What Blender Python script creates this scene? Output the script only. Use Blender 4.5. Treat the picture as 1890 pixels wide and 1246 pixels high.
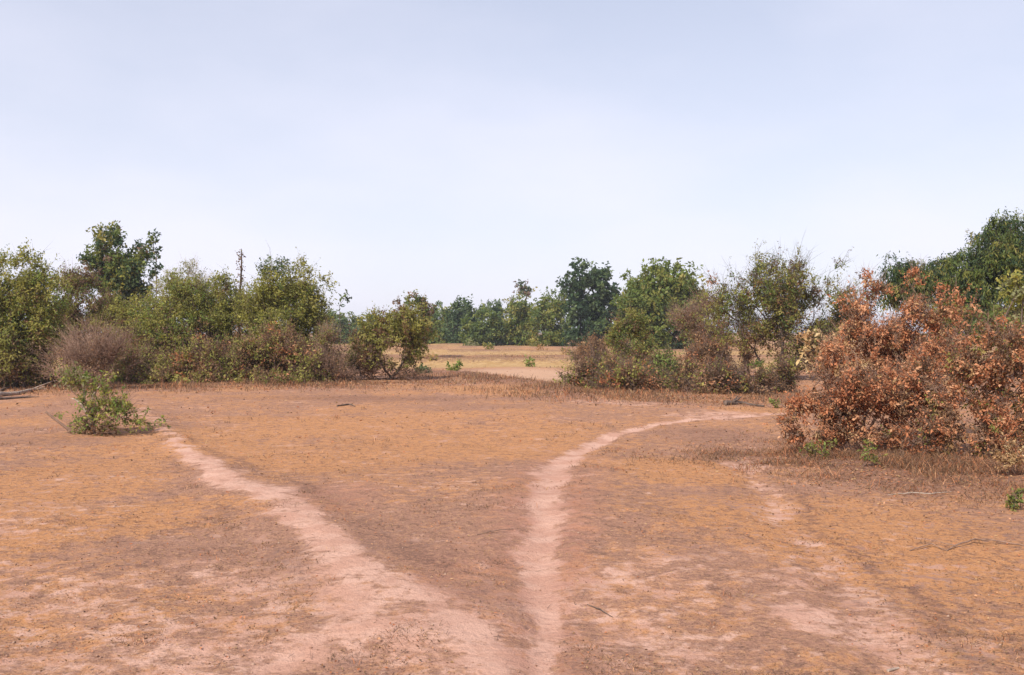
import bpy, math
import numpy as np
from math import radians, sin, cos, pi

# ------------------------------------------------------------------ camera, sky, sun, exposure
scene = bpy.context.scene
for o in list(bpy.data.objects):
    bpy.data.objects.remove(o)
COL = scene.collection

F = 1838.0            # focal length in photograph pixels (35 mm lens on 36 mm film)
HZ = 613.0            # photograph row of the horizon
EYE = 1.70            # eye height
cam_d = bpy.data.cameras.new('camera')
cam_d.lens = 35.0
cam_d.sensor_width = 36.0
cam_d.clip_start = 0.05
cam_d.clip_end = 6000
cam = bpy.data.objects.new('camera', cam_d)
COL.objects.link(cam)
cam.location = (0, 0, EYE)
cam.rotation_euler = (radians(90) - math.atan((623 - HZ) / F), 0, 0)
scene.camera = cam

SUN_EL, SUN_AZ = radians(43), radians(-148)      # azimuth from +Y, clockwise: half high, from behind and to the left
world = bpy.data.worlds.new('World')
scene.world = world
world.use_nodes = True
wn, wl = world.node_tree.nodes, world.node_tree.links
wn.clear()
out = wn.new('ShaderNodeOutputWorld')
bg = wn.new('ShaderNodeBackground')
bg.inputs['Strength'].default_value = 0.1
sky = wn.new('ShaderNodeTexSky')
sky.sky_type = 'NISHITA'
sky.sun_disc = False
sky.sun_elevation = SUN_EL
sky.sun_rotation = SUN_AZ
sky.altitude = 0
sky.air_density = 1.0
sky.dust_density = 0.8
sky.ozone_density = 2.0
tc = wn.new('ShaderNodeTexCoord')
mp = wn.new('ShaderNodeMapping')
mp.inputs['Scale'].default_value = (1.0, 1.0, 2.6)
ns = wn.new('ShaderNodeTexNoise')
ns.inputs['Scale'].default_value = 3.0
ns.inputs['Detail'].default_value = 7
ns.inputs['Roughness'].default_value = 0.5
mr = wn.new('ShaderNodeMapRange')
mr.inputs['From Min'].default_value = 0.38
mr.inputs['From Max'].default_value = 0.63
mr.inputs['To Min'].default_value = 0.82
mr.inputs['To Max'].default_value = 1.0
mix = wn.new('ShaderNodeMixRGB')
mix.inputs['Color2'].default_value = (7.7, 7.6, 8.7, 1)     # thin high cloud veil over the whole sky
wl.new(tc.outputs['Generated'], mp.inputs['Vector'])
wl.new(mp.outputs['Vector'], ns.inputs['Vector'])
wl.new(ns.outputs['Fac'], mr.inputs['Value'])
sx = wn.new('ShaderNodeSeparateXYZ')
wl.new(tc.outputs['Generated'], sx.inputs['Vector'])
el = wn.new('ShaderNodeMapRange')
el.inputs['From Min'].default_value = 0.0
el.inputs['From Max'].default_value = 0.45
el.inputs['To Min'].default_value = 1.0
el.inputs['To Max'].default_value = 0.42
mu = wn.new('ShaderNodeMath'); mu.operation = 'MULTIPLY'
wl.new(sx.outputs['Z'], el.inputs['Value'])
wl.new(el.outputs['Result'], mu.inputs[0]); wl.new(mr.outputs['Result'], mu.inputs[1])
wl.new(mu.outputs[0], mix.inputs['Fac'])
wl.new(sky.outputs['Color'], mix.inputs['Color1'])
wl.new(mix.outputs['Color'], bg.inputs['Color'])
wl.new(bg.outputs['Background'], out.inputs['Surface'])

sun_d = bpy.data.lights.new('sun', 'SUN')
sun_d.energy = 4.6
sun_d.angle = radians(1.2)
sun_d.color = (1.0, 0.93, 0.84)
sun = bpy.data.objects.new('sun', sun_d)
COL.objects.link(sun)
from mathutils import Vector
sdir = Vector((sin(SUN_AZ) * cos(SUN_EL), cos(SUN_AZ) * cos(SUN_EL), sin(SUN_EL)))
sun.rotation_euler = sdir.to_track_quat('Z', 'Y').to_euler()
sun.location = (-20, -10, 40)

vs = scene.view_settings
vs.view_transform = 'Standard'
vs.look = 'None'
vs.exposure = 0.38
vs.gamma = 1.0
vs.use_curve_mapping = False

# ------------------------------------------------------------------ small helpers
rng = np.random.default_rng(7)

def _hash(ix, iy, iz, s):
    n = (ix * 374761393 + iy * 668265263 + iz * 2147483647 + s * 1274126177) & 0xFFFFFFFF
    n = ((n ^ (n >> 13)) * 1274126177) & 0xFFFFFFFF
    n = (n ^ (n >> 16)) & 0xFFFF
    return n / 65535.0

def vnoise(x, y, z=None, s=0):
    if z is None:
        z = np.zeros_like(x)
    ix, iy, iz = np.floor(x).astype(np.int64), np.floor(y).astype(np.int64), np.floor(z).astype(np.int64)
    fx, fy, fz = x - ix, y - iy, z - iz
    fx, fy, fz = fx * fx * (3 - 2 * fx), fy * fy * (3 - 2 * fy), fz * fz * (3 - 2 * fz)
    r = 0
    for a in (0, 1):
        for b in (0, 1):
            for c in (0, 1):
                w = (fx if a else 1 - fx) * (fy if b else 1 - fy) * (fz if c else 1 - fz)
                r = r + w * _hash(ix + a, iy + b, iz + c, s)
    return r

def fbm(x, y, s=0, oct=4):
    r, amp, tot = 0, 1.0, 0.0
    for k in range(oct):
        r = r + amp * vnoise(x * 2 ** k, y * 2 ** k, None, s + k)
        tot += amp
        amp *= 0.5
    return r / tot

def sstep(a, b, v):
    t = np.clip((v - a) / (b - a), 0, 1)
    return t * t * (3 - 2 * t)

def dist_of(py):
    return EYE * F / (py - HZ)

def gpt(px, py):
    """ground point seen at a photograph pixel"""
    d = dist_of(py)
    return ((px - 945) / F * d, d)

def tag(o, label=None, cat=None, group=None, kind=None):
    if label: o['label'] = label
    if cat: o['category'] = cat
    if group: o['group'] = group
    if kind: o['kind'] = kind
    return o

def mesh_obj(name, verts, faces, mat, parent=None, smooth=False, col=None):
    """faces: int array (n,3) or (n,4), or a list of such arrays"""
    me = bpy.data.meshes.new(name)
    if not isinstance(faces, list):
        faces = [faces]
    faces = [f for f in faces if len(f)]
    verts = np.asarray(verts, np.float32)
    me.vertices.add(len(verts))
    me.vertices.foreach_set('co', verts.ravel())
    nl = sum(f.size for f in faces)
    npol = sum(len(f) for f in faces)
    me.loops.add(nl)
    me.polygons.add(npol)
    me.loops.foreach_set('vertex_index', np.concatenate([f.ravel() for f in faces]).astype(np.int32))
    tot = np.concatenate([np.full(len(f), f.shape[1]) for f in faces]).astype(np.int32)
    st = np.concatenate([[0], np.cumsum(tot)[:-1]]).astype(np.int32)
    me.polygons.foreach_set('loop_start', st)
    me.polygons.foreach_set('loop_total', tot)
    if smooth:
        me.polygons.foreach_set('use_smooth', np.ones(npol, bool))
    me.update(calc_edges=True)
    if col is not None:
        for nm, arr in col.items():
            a = me.attributes.new(nm, 'FLOAT_COLOR', 'POINT')
            c4 = np.ones((len(verts), 4), np.float32)
            c4[:, :3] = arr
            a.data.foreach_set('color', c4.ravel())
    me.materials.append(mat)
    o = bpy.data.objects.new(name, me)
    COL.objects.link(o)
    if parent is not None:
        o.parent = parent
    return o

# ------------------------------------------------------------------ materials
def new_mat(name):
    m = bpy.data.materials.new(name)
    m.use_nodes = True
    nt = m.node_tree
    nt.nodes.clear()
    o = nt.nodes.new('ShaderNodeOutputMaterial')
    return m, nt.nodes, nt.links, o

def leaf_material(name, trans=0.30, rough=0.55, spec=0.25):
    m, n, l, o = new_mat(name)
    at = n.new('ShaderNodeAttribute'); at.attribute_name = 'tint'
    p = n.new('ShaderNodeBsdfPrincipled')
    p.inputs['Roughness'].default_value = rough
    p.inputs['Specular IOR Level'].default_value = spec
    t = n.new('ShaderNodeBsdfTranslucent')
    hs = n.new('ShaderNodeHueSaturation'); hs.inputs['Saturation'].default_value = 1.1; hs.inputs['Value'].default_value = 1.15
    ms = n.new('ShaderNodeMixShader'); ms.inputs['Fac'].default_value = trans
    l.new(at.outputs['Color'], p.inputs['Base Color'])
    l.new(at.outputs['Color'], hs.inputs['Color'])
    l.new(hs.outputs['Color'], t.inputs['Color'])
    l.new(p.outputs['BSDF'], ms.inputs[1]); l.new(t.outputs['BSDF'], ms.inputs[2])
    l.new(ms.outputs['Shader'], o.inputs['Surface'])
    return m

def bark_material(name, c1, c2, scale=14):
    m, n, l, o = new_mat(name)
    t = n.new('ShaderNodeTexCoord')
    mp = n.new('ShaderNodeMapping'); mp.inputs['Scale'].default_value = (1, 1, 0.25)
    ns = n.new('ShaderNodeTexNoise'); ns.inputs['Scale'].default_value = scale; ns.inputs['Detail'].default_value = 6
    r = n.new('ShaderNodeValToRGB')
    r.color_ramp.elements[0].position = 0.3; r.color_ramp.elements[0].color = (*c1, 1)
    r.color_ramp.elements[1].position = 0.7; r.color_ramp.elements[1].color = (*c2, 1)
    p = n.new('ShaderNodeBsdfPrincipled'); p.inputs['Roughness'].default_value = 0.85; p.inputs['Specular IOR Level'].default_value = 0.2
    b = n.new('ShaderNodeBump'); b.inputs['Strength'].default_value = 0.6; b.inputs['Distance'].default_value = 0.02
    l.new(t.outputs['Object'], mp.inputs['Vector']); l.new(mp.outputs['Vector'], ns.inputs['Vector'])
    l.new(ns.outputs['Fac'], r.inputs['Fac']); l.new(r.outputs['Color'], p.inputs['Base Color'])
    l.new(ns.outputs['Fac'], b.inputs['Height']); l.new(b.outputs['Normal'], p.inputs['Normal'])
    l.new(p.outputs['BSDF'], o.inputs['Surface'])
    return m

LEAF = leaf_material('leaf', trans=0.48)
DRYLEAF = leaf_material('dry_leaf', trans=0.34, rough=0.7, spec=0.15)
GRASS = leaf_material('dry_grass_blade', trans=0.25, rough=0.75, spec=0.12)
BARK = bark_material('grey_brown_bark', (0.07, 0.05, 0.04), (0.17, 0.12, 0.095))
BARKD = bark_material('dark_bark', (0.045, 0.035, 0.03), (0.11, 0.08, 0.065))
BARKR = bark_material('dry_twig_bark', (0.17, 0.105, 0.078), (0.30, 0.19, 0.135))
BARKP = bark_material('pale_dead_wood', (0.25, 0.19, 0.15), (0.46, 0.37, 0.30))

def ground_material():
    m, n, l, o = new_mat('dry_ground')
    geo = n.new('ShaderNodeNewGeometry')
    A = n.new('ShaderNodeAttribute'); A.attribute_name = 'cover'
    B = n.new('ShaderNodeAttribute'); B.attribute_name = 'kindmask'
    sa = n.new('ShaderNodeSeparateColor'); l.new(A.outputs['Color'], sa.inputs['Color'])
    sb = n.new('ShaderNodeSeparateColor'); l.new(B.outputs['Color'], sb.inputs['Color'])
    bare, dark, straw = sa.outputs[0], sa.outputs[1], sa.outputs[2]
    red, field, clay = sb.outputs[0], sb.outputs[1], sb.outputs[2]
    def noise(scale, detail=5, rough=0.6, off=0.0):
        mp = n.new('ShaderNodeMapping'); mp.inputs['Location'].default_value = (off, off * 1.7, 0)
        l.new(geo.outputs['Position'], mp.inputs['Vector'])
        t = n.new('ShaderNodeTexNoise'); t.inputs['Scale'].default_value = scale
        t.inputs['Detail'].default_value = detail; t.inputs['Roughness'].default_value = rough
        l.new(mp.outputs['Vector'], t.inputs['Vector'])
        return t.outputs['Fac']
    def math_(op, a, b=None):
        k = n.new('ShaderNodeMath'); k.operation = op
        for i, v in enumerate((a, b)):
            if v is None: continue
            if isinstance(v, (int, float)): k.inputs[i].default_value = v
            else: l.new(v, k.inputs[i])
        return k.outputs[0]
    def rng_(v, a, b, c=0.0, d=1.0):
        k = n.new('ShaderNodeMapRange'); k.interpolation_type = 'SMOOTHSTEP'
        l.new(v, k.inputs['Value'])
        for nm, x in (('From Min', a), ('From Max', b), ('To Min', c), ('To Max', d)):
            k.inputs[nm].default_value = x
        return k.outputs['Result']
    def mixc(f, a, b):
        k = n.new('ShaderNodeMixRGB')
        for i, v in ((0, f), (1, a), (2, b)):
            if isinstance(v, tuple): k.inputs[i].default_value = (*v, 1)
            elif isinstance(v, float): k.inputs[i].default_value = v
            else: l.new(v, k.inputs[i])
        return k.outputs[0]
    n1 = noise(0.45, 3, 0.5)
    n2 = noise(2.3, 6, 0.62, 3.1)
    n3 = noise(11, 6, 0.68, 7.7)
    n4 = noise(46, 5, 0.7, 1.3)
    n5 = noise(5.0, 6, 0.7, 12.9)
    # dry thatch: straw against grey-brown duff
    n6 = noise(24, 6, 0.75, 21.0)
    n7 = noise(1.1, 5, 0.6, 31.0)
    s = math_('ADD', math_('ADD', math_('MULTIPLY', n1, 0.5), math_('MULTIPLY', n5, 0.9)), math_('MULTIPLY', straw, 0.26))
    grass = mixc(rng_(s, 0.76, 0.94), (0.325, 0.174, 0.118), (0.465, 0.222, 0.098))
    grass = mixc(rng_(n3, 0.49, 0.60, 0.0, 0.66), grass, (0.165, 0.088, 0.063))
    grass = mixc(rng_(n6, 0.50, 0.62, 0.0, 0.65), grass, (0.48, 0.268, 0.148))
    grass = mixc(rng_(n4, 0.52, 0.62, 0.0, 0.6), grass, (0.12, 0.064, 0.047))
    # bare earth
    soil = mixc(rng_(n2, 0.40, 0.60), (0.575, 0.350, 0.265), (0.485, 0.272, 0.197))
    soil = mixc(rng_(n6, 0.53, 0.66, 0.0, 0.45), soil, (0.31, 0.160, 0.115))
    bm = math_('ADD', math_('ADD', bare, math_('MULTIPLY', math_('SUBTRACT', n7, 0.5), 1.3)), math_('ADD', math_('MULTIPLY', math_('SUBTRACT', n3, 0.5), 1.8), math_('MULTIPLY', math_('SUBTRACT', n5, 0.5), 2.2)))
    base = mixc(rng_(bm, 0.28, 0.80), grass, soil)
    base = mixc(math_('MULTIPLY', red, rng_(n5, 0.42, 0.58, 0.15, 0.7)), base, (0.37, 0.172, 0.122))
    fcol = mixc(rng_(n2, 0.42, 0.58), (0.46, 0.30, 0.145), (0.38, 0.235, 0.10))
    fcol = mixc(rng_(n3, 0.52, 0.62, 0.0, 0.6), fcol, (0.24, 0.135, 0.07))
    base = mixc(field, base, fcol)
    base = mixc(math_('MULTIPLY', clay, 0.85), base, (0.50, 0.31, 0.205))
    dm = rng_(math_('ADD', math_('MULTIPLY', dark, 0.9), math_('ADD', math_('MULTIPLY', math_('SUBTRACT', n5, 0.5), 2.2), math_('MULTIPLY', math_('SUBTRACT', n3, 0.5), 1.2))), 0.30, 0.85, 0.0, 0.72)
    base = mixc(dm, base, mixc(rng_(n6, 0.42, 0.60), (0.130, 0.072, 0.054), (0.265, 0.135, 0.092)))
    p = n.new('ShaderNodeBsdfPrincipled'); p.inputs['Roughness'].default_value = 0.95
    p.inputs['Specular IOR Level'].default_value = 0.1
    l.new(base, p.inputs['Base Color'])
    hgt = math_('ADD', math_('MULTIPLY', n3, 0.6), math_('MULTIPLY', n6, 0.5))
    b = n.new('ShaderNodeBump'); b.inputs['Strength'].default_value = 0.7; b.inputs['Distance'].default_value = 0.06
    l.new(hgt, b.inputs['Height']); l.new(b.outputs['Normal'], p.inputs['Normal'])
    l.new(p.outputs['BSDF'], o.inputs['Surface'])
    return m
GROUND = ground_material()

# ------------------------------------------------------------------ terrain: paths, banks, fields
def line(pts):
    """photograph pixels (x, y, half width) -> world polyline (x, y, half width in metres)"""
    r = []
    for px, py, w in pts:
        x, y = gpt(px, py)
        r.append((x, y, w * y / F))
    return np.array(r)

PATH_BUND = line([(262, 758, 6), (300, 788, 9), (345, 832, 17), (395, 880, 32), (455, 912, 44), (520, 944, 40), (575, 1000, 34),
                  (640, 1058, 42), (725, 1098, 44), (800, 1135, 46), (870, 1195, 60), (930, 1262, 80), (980, 1400, 120)])
PATH_LEFT = line([(545, 985, 26), (600, 1060, 40), (640, 1120, 70), (640, 1175, 80), (580, 1215, 60), (500, 1250, 60), (380, 1330, 80)])
PATH_MAIN = line([(1480, 758, 14), (1410, 763, 15), (1300, 768, 14), (1210, 778, 14), (1130, 798, 16), (1066, 830, 22), (1026, 870, 34),
                  (1006, 925, 40), (1000, 1000, 38), (990, 1080, 44), (1004, 1150, 36), (1000, 1262, 44), (985, 1420, 60)])
TRACK_R = line([(1370, 840, 22), (1405, 905, 26), (1460, 985, 34), (1540, 1075, 46), (1620, 1170, 66), (1690, 1262, 80)])
BANK_LINE = line([(260, 756, 16), (345, 832, 40), (455, 912, 80), (560, 985, 110), (690, 1090, 150), (860, 1230, 190), (960, 1400, 240)])
FIELD_BANK = line([(770, 690, 30), (850, 693, 45), (930, 706, 60), (1000, 719, 60), (1070, 735, 40)])

def dline(P, x, y):
    """signed-less distance to a polyline divided by its local half width; also side (right of travel > 0)"""
    best = np.full(x.shape, 1e9); side = np.zeros(x.shape)
    for (x0, y0, w0), (x1, y1, w1) in zip(P[:-1], P[1:]):
        dx, dy = x1 - x0, y1 - y0
        L2 = dx * dx + dy * dy + 1e-9
        t = np.clip(((x - x0) * dx + (y - y0) * dy) / L2, 0, 1)
        ex, ey = x - x0 - t * dx, y - y0 - t * dy
        d = np.hypot(ex, ey) / (w0 + t * (w1 - w0))
        m = d < best
        best = np.where(m, d, best)
        side = np.where(m, np.sign(dx * ey - dy * ex), side)
    return best, side

def patch(px, py, rx, ry, x, y):
    cx, cy = gpt(px, py)
    wx = rx * cy / F
    wy = max((dist_of(py - ry) - dist_of(py + ry)) / 2, 0.05)
    return np.sqrt(((x - cx) / wx) ** 2 + ((y - cy) / wy) ** 2)

BUNDS = [(54.0, 0.0, 0.36), (67.0, 0.5, 0.22), (82.0, 1.1, 0.32), (104.0, 2.0, 0.34), (126.0, 2.9, 0.3)]   # far field banks
def terrain(x, y):
    x = np.asarray(x, float); y = np.asarray(y, float)
    near = sstep(70, 25, y) * sstep(60, 25, np.abs(x))
    z = (fbm(x * 0.12, y * 0.12, 3, 3) - 0.5) * 0.22 * (0.35 + 0.65 * near)
    z = z * sstep(0, 3, np.hypot(x, y)) 
    z += (fbm(x * 1.1, y * 1.1, 11, 4) - 0.5) * 0.075 * near
    z += (fbm(x * 6.0, y * 6.0, 21, 3) - 0.5) * 0.028 * sstep(26, 12, y) * near
    d, s = dline(BANK_LINE, x, y)
    z += 0.06 * np.exp(-(d * 1.0) ** 2) * sstep(3.0, 6, y)
    d, s = dline(PATH_MAIN, x, y)
    z -= 0.035 * np.exp(-d ** 2)
    d, s = dline(TRACK_R, x, y)
    z -= 0.03 * np.exp(-d ** 2)
    d, s = dline(FIELD_BANK, x, y)
    z += 0.12 * np.exp(-d ** 2)
    wob = (fbm(x * 0.06, y * 0.0 + 5, 31, 3) - 0.5) * 7
    for yb, ph, hgt in BUNDS:
        z += hgt * np.exp(-((y + wob - yb + 1.5 * np.sin(x * 0.05 + ph)) / 1.3) ** 2)
    return z

def graded(lo, hi, step, rate, far, farrate):
    v = [lo]
    while v[-1] < hi:
        a = abs(v[-1])
        v.append(v[-1] + max(step, a * (rate if a < far else farrate)))
    return np.array(v)

xs = graded(0, 1500, 0.06, 0.022, 130, 0.09)
xs = np.concatenate([-xs[:0:-1], xs])
ys = np.concatenate([-graded(0.6, 900, 0.3, 0.12, 60, 0.2)[::-1], graded(0.0, 1900, 0.055, 0.0165, 150, 0.07)])
GX, GY = np.meshgrid(xs, ys)
gx, gy = GX.ravel(), GY.ravel()
gz = terrain(gx, gy)
# cover masks (what grows or lies where, plus the bank's shaded side as colour)
wx = gx + (fbm(gx * 1.3, gy * 1.3, 41, 3) - 0.5) * 0.5
wy = gy + (fbm(gx * 1.3, gy * 1.3, 51, 3) - 0.5) * 0.5 * np.clip(gy / 8, 1, 4)
d1, s1 = dline(PATH_BUND, wx, wy)
d1b, _ = dline(PATH_LEFT, wx, wy)
px_ = gx + (fbm(gx * 2.6, gy * 1.6, 43, 3) - 0.5) * 0.22
d2, s2 = dline(PATH_MAIN, px_, gy)
d3, s3 = dline(TRACK_R, wx, wy)
db, sb_ = dline(BANK_LINE, wx, wy)
df, _ = dline(FIELD_BANK, wx, wy)
bare = np.maximum.reduce([0.88 * sstep(2.1, 0.0, d1), 0.78 * sstep(2.3, 0.0, d1b), 1.0 * sstep(1.7, 0.1, d2), 0.52 * sstep(1.9, 0.1, d3), 0.14 + 0.34 * sstep(.36, .6, fbm(gx * .35, gy * .35, 5, 3)) * sstep(13, 5.5, gy) * sstep(4.5, 0.5, gx)])
for q in [(1495, 1135, 75, 38, .9), (1240, 1105, 55, 22, .6), (1380, 858, 60, 14, .7), (1370, 1160, 120, 40, .45), (1130, 1200, 130, 50, .35),
          (1600, 1200, 110, 40, .4), (1800, 1215, 90, 30, .5), (760, 1060, 90, 30, .25), (300, 1150, 260, 70, .30), (640, 900, 120, 25, .25), (570, 1215, 160, 50, .7),
          (1150, 745, 130, 7, .45), (940, 980, 70, 60, .35), (690, 960, 60, 40, .25), (760, 1205, 260, 60, .75), (300, 1230, 300, 40, .45), (1330, 764, 150, 11, .5)]:
    bare = np.maximum(bare, q[4] * sstep(1.25, 0.3, patch(*q[:4], wx, wy)))
red = np.maximum.reduce([sstep(3.6, 1.2, d2) * sstep(16, 9, gy), 0.7 * sstep(1.4, 0.5, patch(590, 930, 90, 40, wx, wy)), .8 * sstep(1.4, .3, patch(860, 1100, 110, 90, wx, wy))])
red = red * (1 - 0.8 * np.clip(bare, 0, 1))
dark = 0.8 * np.exp(-((db - 1.05) / 0.5) ** 2) * np.where(sb_ > 0, 1.0, 0.8) * sstep(26, 18, gy) * (0.35 + 0.65 * sstep(0.42, 0.6, fbm(gx * 1.2, gy * 1.2, 15, 3)))  # old dark grass on the bank flanks, with the right side's shade painted in
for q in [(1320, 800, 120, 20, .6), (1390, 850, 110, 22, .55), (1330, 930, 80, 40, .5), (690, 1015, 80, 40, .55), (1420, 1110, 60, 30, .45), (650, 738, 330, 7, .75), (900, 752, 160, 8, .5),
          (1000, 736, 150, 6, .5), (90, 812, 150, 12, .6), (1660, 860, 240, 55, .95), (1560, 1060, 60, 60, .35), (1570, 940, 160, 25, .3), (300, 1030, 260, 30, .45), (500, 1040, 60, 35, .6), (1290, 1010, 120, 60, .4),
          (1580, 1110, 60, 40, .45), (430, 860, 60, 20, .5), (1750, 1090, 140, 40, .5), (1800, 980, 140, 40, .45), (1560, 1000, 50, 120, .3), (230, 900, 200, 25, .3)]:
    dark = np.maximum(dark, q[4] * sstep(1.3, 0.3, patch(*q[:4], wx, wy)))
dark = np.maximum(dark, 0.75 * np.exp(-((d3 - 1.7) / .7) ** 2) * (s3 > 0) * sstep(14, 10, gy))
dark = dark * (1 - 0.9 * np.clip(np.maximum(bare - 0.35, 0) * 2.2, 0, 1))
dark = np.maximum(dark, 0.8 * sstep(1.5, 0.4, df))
straw = 0.5 + 0.0 * gx
for q in [(700, 800, 420, 45, 1.0), (330, 960, 260, 40, .8), (950, 722, 150, 9, 1.0), (1250, 870, 120, 30, .9), (100, 900, 200, 60, .8), (1500, 970, 300, 60, .8), (1650, 1010, 250, 90, .8), (1400, 755, 90, 8, 1.), (60, 1000, 120, 40, .7)]:
    straw = np.maximum(straw, q[4] * sstep(1.5, 0.4, patch(*q[:4], wx, wy)) + 0.3)
straw -= 0.6 * sstep(1.3, 0.4, patch(600, 1000, 500, 60, wx, wy))
fieldm = sstep(44, 48, gy + (fbm(gx * .2, gy * .2, 61, 3) - .5) * 6)
bund_m = np.zeros_like(gx)
wob = (fbm(gx * 0.06, gy * 0.0 + 5, 31, 3) - 0.5) * 7
for yb, ph, hgt in BUNDS:
    bund_m = np.maximum(bund_m, np.exp(-((gy + wob - yb + 1.5 * np.sin(gx * 0.05 + ph)) / 1.7) ** 2))
strip = np.zeros_like(gx)
for k, (yb, ph, hgt) in enumerate(BUNDS):
    strip = np.where(gy + wob - yb + 1.5 * np.sin(gx * 0.05 + ph) > 0, [.95, .25, .95, .4, .9][k], strip)
clay = sstep(1.25, 0.6, patch(960, 694, 130, 15, wx, wy)) * (1 - sstep(1.6, 0.7, df))
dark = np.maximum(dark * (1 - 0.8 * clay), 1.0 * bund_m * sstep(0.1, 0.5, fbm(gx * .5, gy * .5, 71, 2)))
bare = np.clip(bare * (1 - fieldm), 0, 1)
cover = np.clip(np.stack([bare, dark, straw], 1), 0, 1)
kmask = np.clip(np.stack([red, fieldm * (1 - 0.7 * clay) * (1 - 0.75 * strip * (0.5 + fbm(gx * .15, gy * .3, 29, 3))), clay], 1), 0, 1)

nx, ny = len(xs), len(ys)
jj, ii = np.meshgrid(np.arange(ny - 1), np.arange(nx - 1), indexing='ij')
a = (jj * nx + ii).ravel()
quads = np.stack([a, a + 1, a + nx + 1, a + nx], 1)
qc_x, qc_y = gx[quads].mean(1), gy[quads].mean(1)
q1 = np.minimum(d1, d1b)[quads].mean(1); q2 = d2[quads].mean(1); qf = fieldm[quads].mean(1)
part = np.zeros(len(quads), int)
part[qf > 0.5] = 3
part[(q1 < 1.0)] = 1
part[(q2 < 1.0)] = 2
part[qc_y < 2.0] = 0
# vertex normals of the undivided sheet, so that the pieces shade as one surface
P3 = np.stack([gx, gy, gz], 1)
fn = np.cross(P3[quads[:, 2]] - P3[quads[:, 0]], P3[quads[:, 3]] - P3[quads[:, 1]])
vn = np.zeros_like(P3)
for k in range(4):
    np.add.at(vn, quads[:, k], fn)
vn /= np.linalg.norm(vn, axis=1, keepdims=True) + 1e-12
def sheet(idx, name, label):
    qs = quads[part == idx]
    used, inv = np.unique(qs, return_inverse=True)
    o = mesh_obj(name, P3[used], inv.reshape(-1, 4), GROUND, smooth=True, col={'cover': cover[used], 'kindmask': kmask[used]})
    o.data.normals_split_custom_set_from_vertices([tuple(v) for v in vn[used]])
    tag(o, label, kind='structure')
    return o
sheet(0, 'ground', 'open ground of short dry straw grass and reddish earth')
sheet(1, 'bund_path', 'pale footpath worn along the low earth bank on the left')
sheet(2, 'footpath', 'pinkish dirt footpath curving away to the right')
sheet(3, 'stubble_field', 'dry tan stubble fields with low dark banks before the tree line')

# ------------------------------------------------------------------ plant builder
def unit(v):
    return v / (np.linalg.norm(v, axis=-1, keepdims=True) + 1e-9)

def tubes(p0, p1, r0, r1, sides):
    """many tapered tubes, no caps"""
    n = len(p0)
    d = unit(p1 - p0)
    ref = np.where(np.abs(d[:, 2:3]) > 0.9, np.array([[1., 0, 0]]), np.array([[0., 0, 1]]))
    u = unit(np.cross(d, ref)); v = np.cross(d, u)
    ang = np.arange(sides) * 2 * pi / sides
    ring = np.cos(ang)[None, :, None] * u[:, None] + np.sin(ang)[None, :, None] * v[:, None]
    V = np.concatenate([p0[:, None] + ring * r0[:, None, None], p1[:, None] + ring * r1[:, None, None]], 1)
    b = (np.arange(n) * sides * 2)[:, None]
    k = np.arange(sides)[None]
    k2 = (np.arange(sides) + 1)[None] % sides
    Fq = np.stack([b + k, b + k2, b + sides + k2, b + sides + k], 2).reshape(-1, 4)
    return V.reshape(-1, 3), Fq

def cones(p0, p1, r0):
    d = unit(p1 - p0)
    ref = np.where(np.abs(d[:, 2:3]) > 0.9, np.array([[1., 0, 0]]), np.array([[0., 0, 1]]))
    u = unit(np.cross(d, ref)); v = np.cross(d, u)
    V = np.stack([p0 + u * r0, p0 + (-.5 * u + .87 * v) * r0, p0 + (-.5 * u - .87 * v) * r0, p1], 1).reshape(-1, 3)
    b = (np.arange(len(p0)) * 4)[:, None]
    return V, np.concatenate([b + np.array([[0, 1, 3]]), b + np.array([[1, 2, 3]]), b + np.array([[2, 0, 3]])])

def join_any(parts):
    vs_, fs_, off = [], [], 0
    for v, f in parts:
        if len(v) == 0: continue
        vs_.append(v); fs_.append(f + off); off += len(v)
    return np.concatenate(vs_), fs_

def join(parts):
    vs_, fs_, off = [], [], 0
    for v, f in parts:
        if len(v) == 0: continue
        vs_.append(v); fs_.append(f + off); off += len(v)
    return np.concatenate(vs_), np.concatenate(fs_)

def leaf_mesh(pos, direc, nrm, length, width, curl=None):
    d = unit(direc)
    s = unit(np.cross(d, nrm))
    nn = np.cross(s, d)
    L = length[:, None]; W = width[:, None]
    b = pos
    cu = np.full((len(pos), 1), 0.12) if curl is None else curl[:, None]
    t = pos + d * L - nn * L * cu
    l_ = pos + d * L * 0.45 + s * W * 0.5 + nn * W * 0.12
    r_ = pos + d * L * 0.45 - s * W * 0.5 + nn * W * 0.12
    V = np.stack([b, r_, t, l_], 1).reshape(-1, 3)
    k = (np.arange(len(pos)) * 4)[:, None]
    Fa = np.concatenate([k + np.array([[0, 1, 2]]), k + np.array([[0, 2, 3]])])
    return V, Fa

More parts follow.
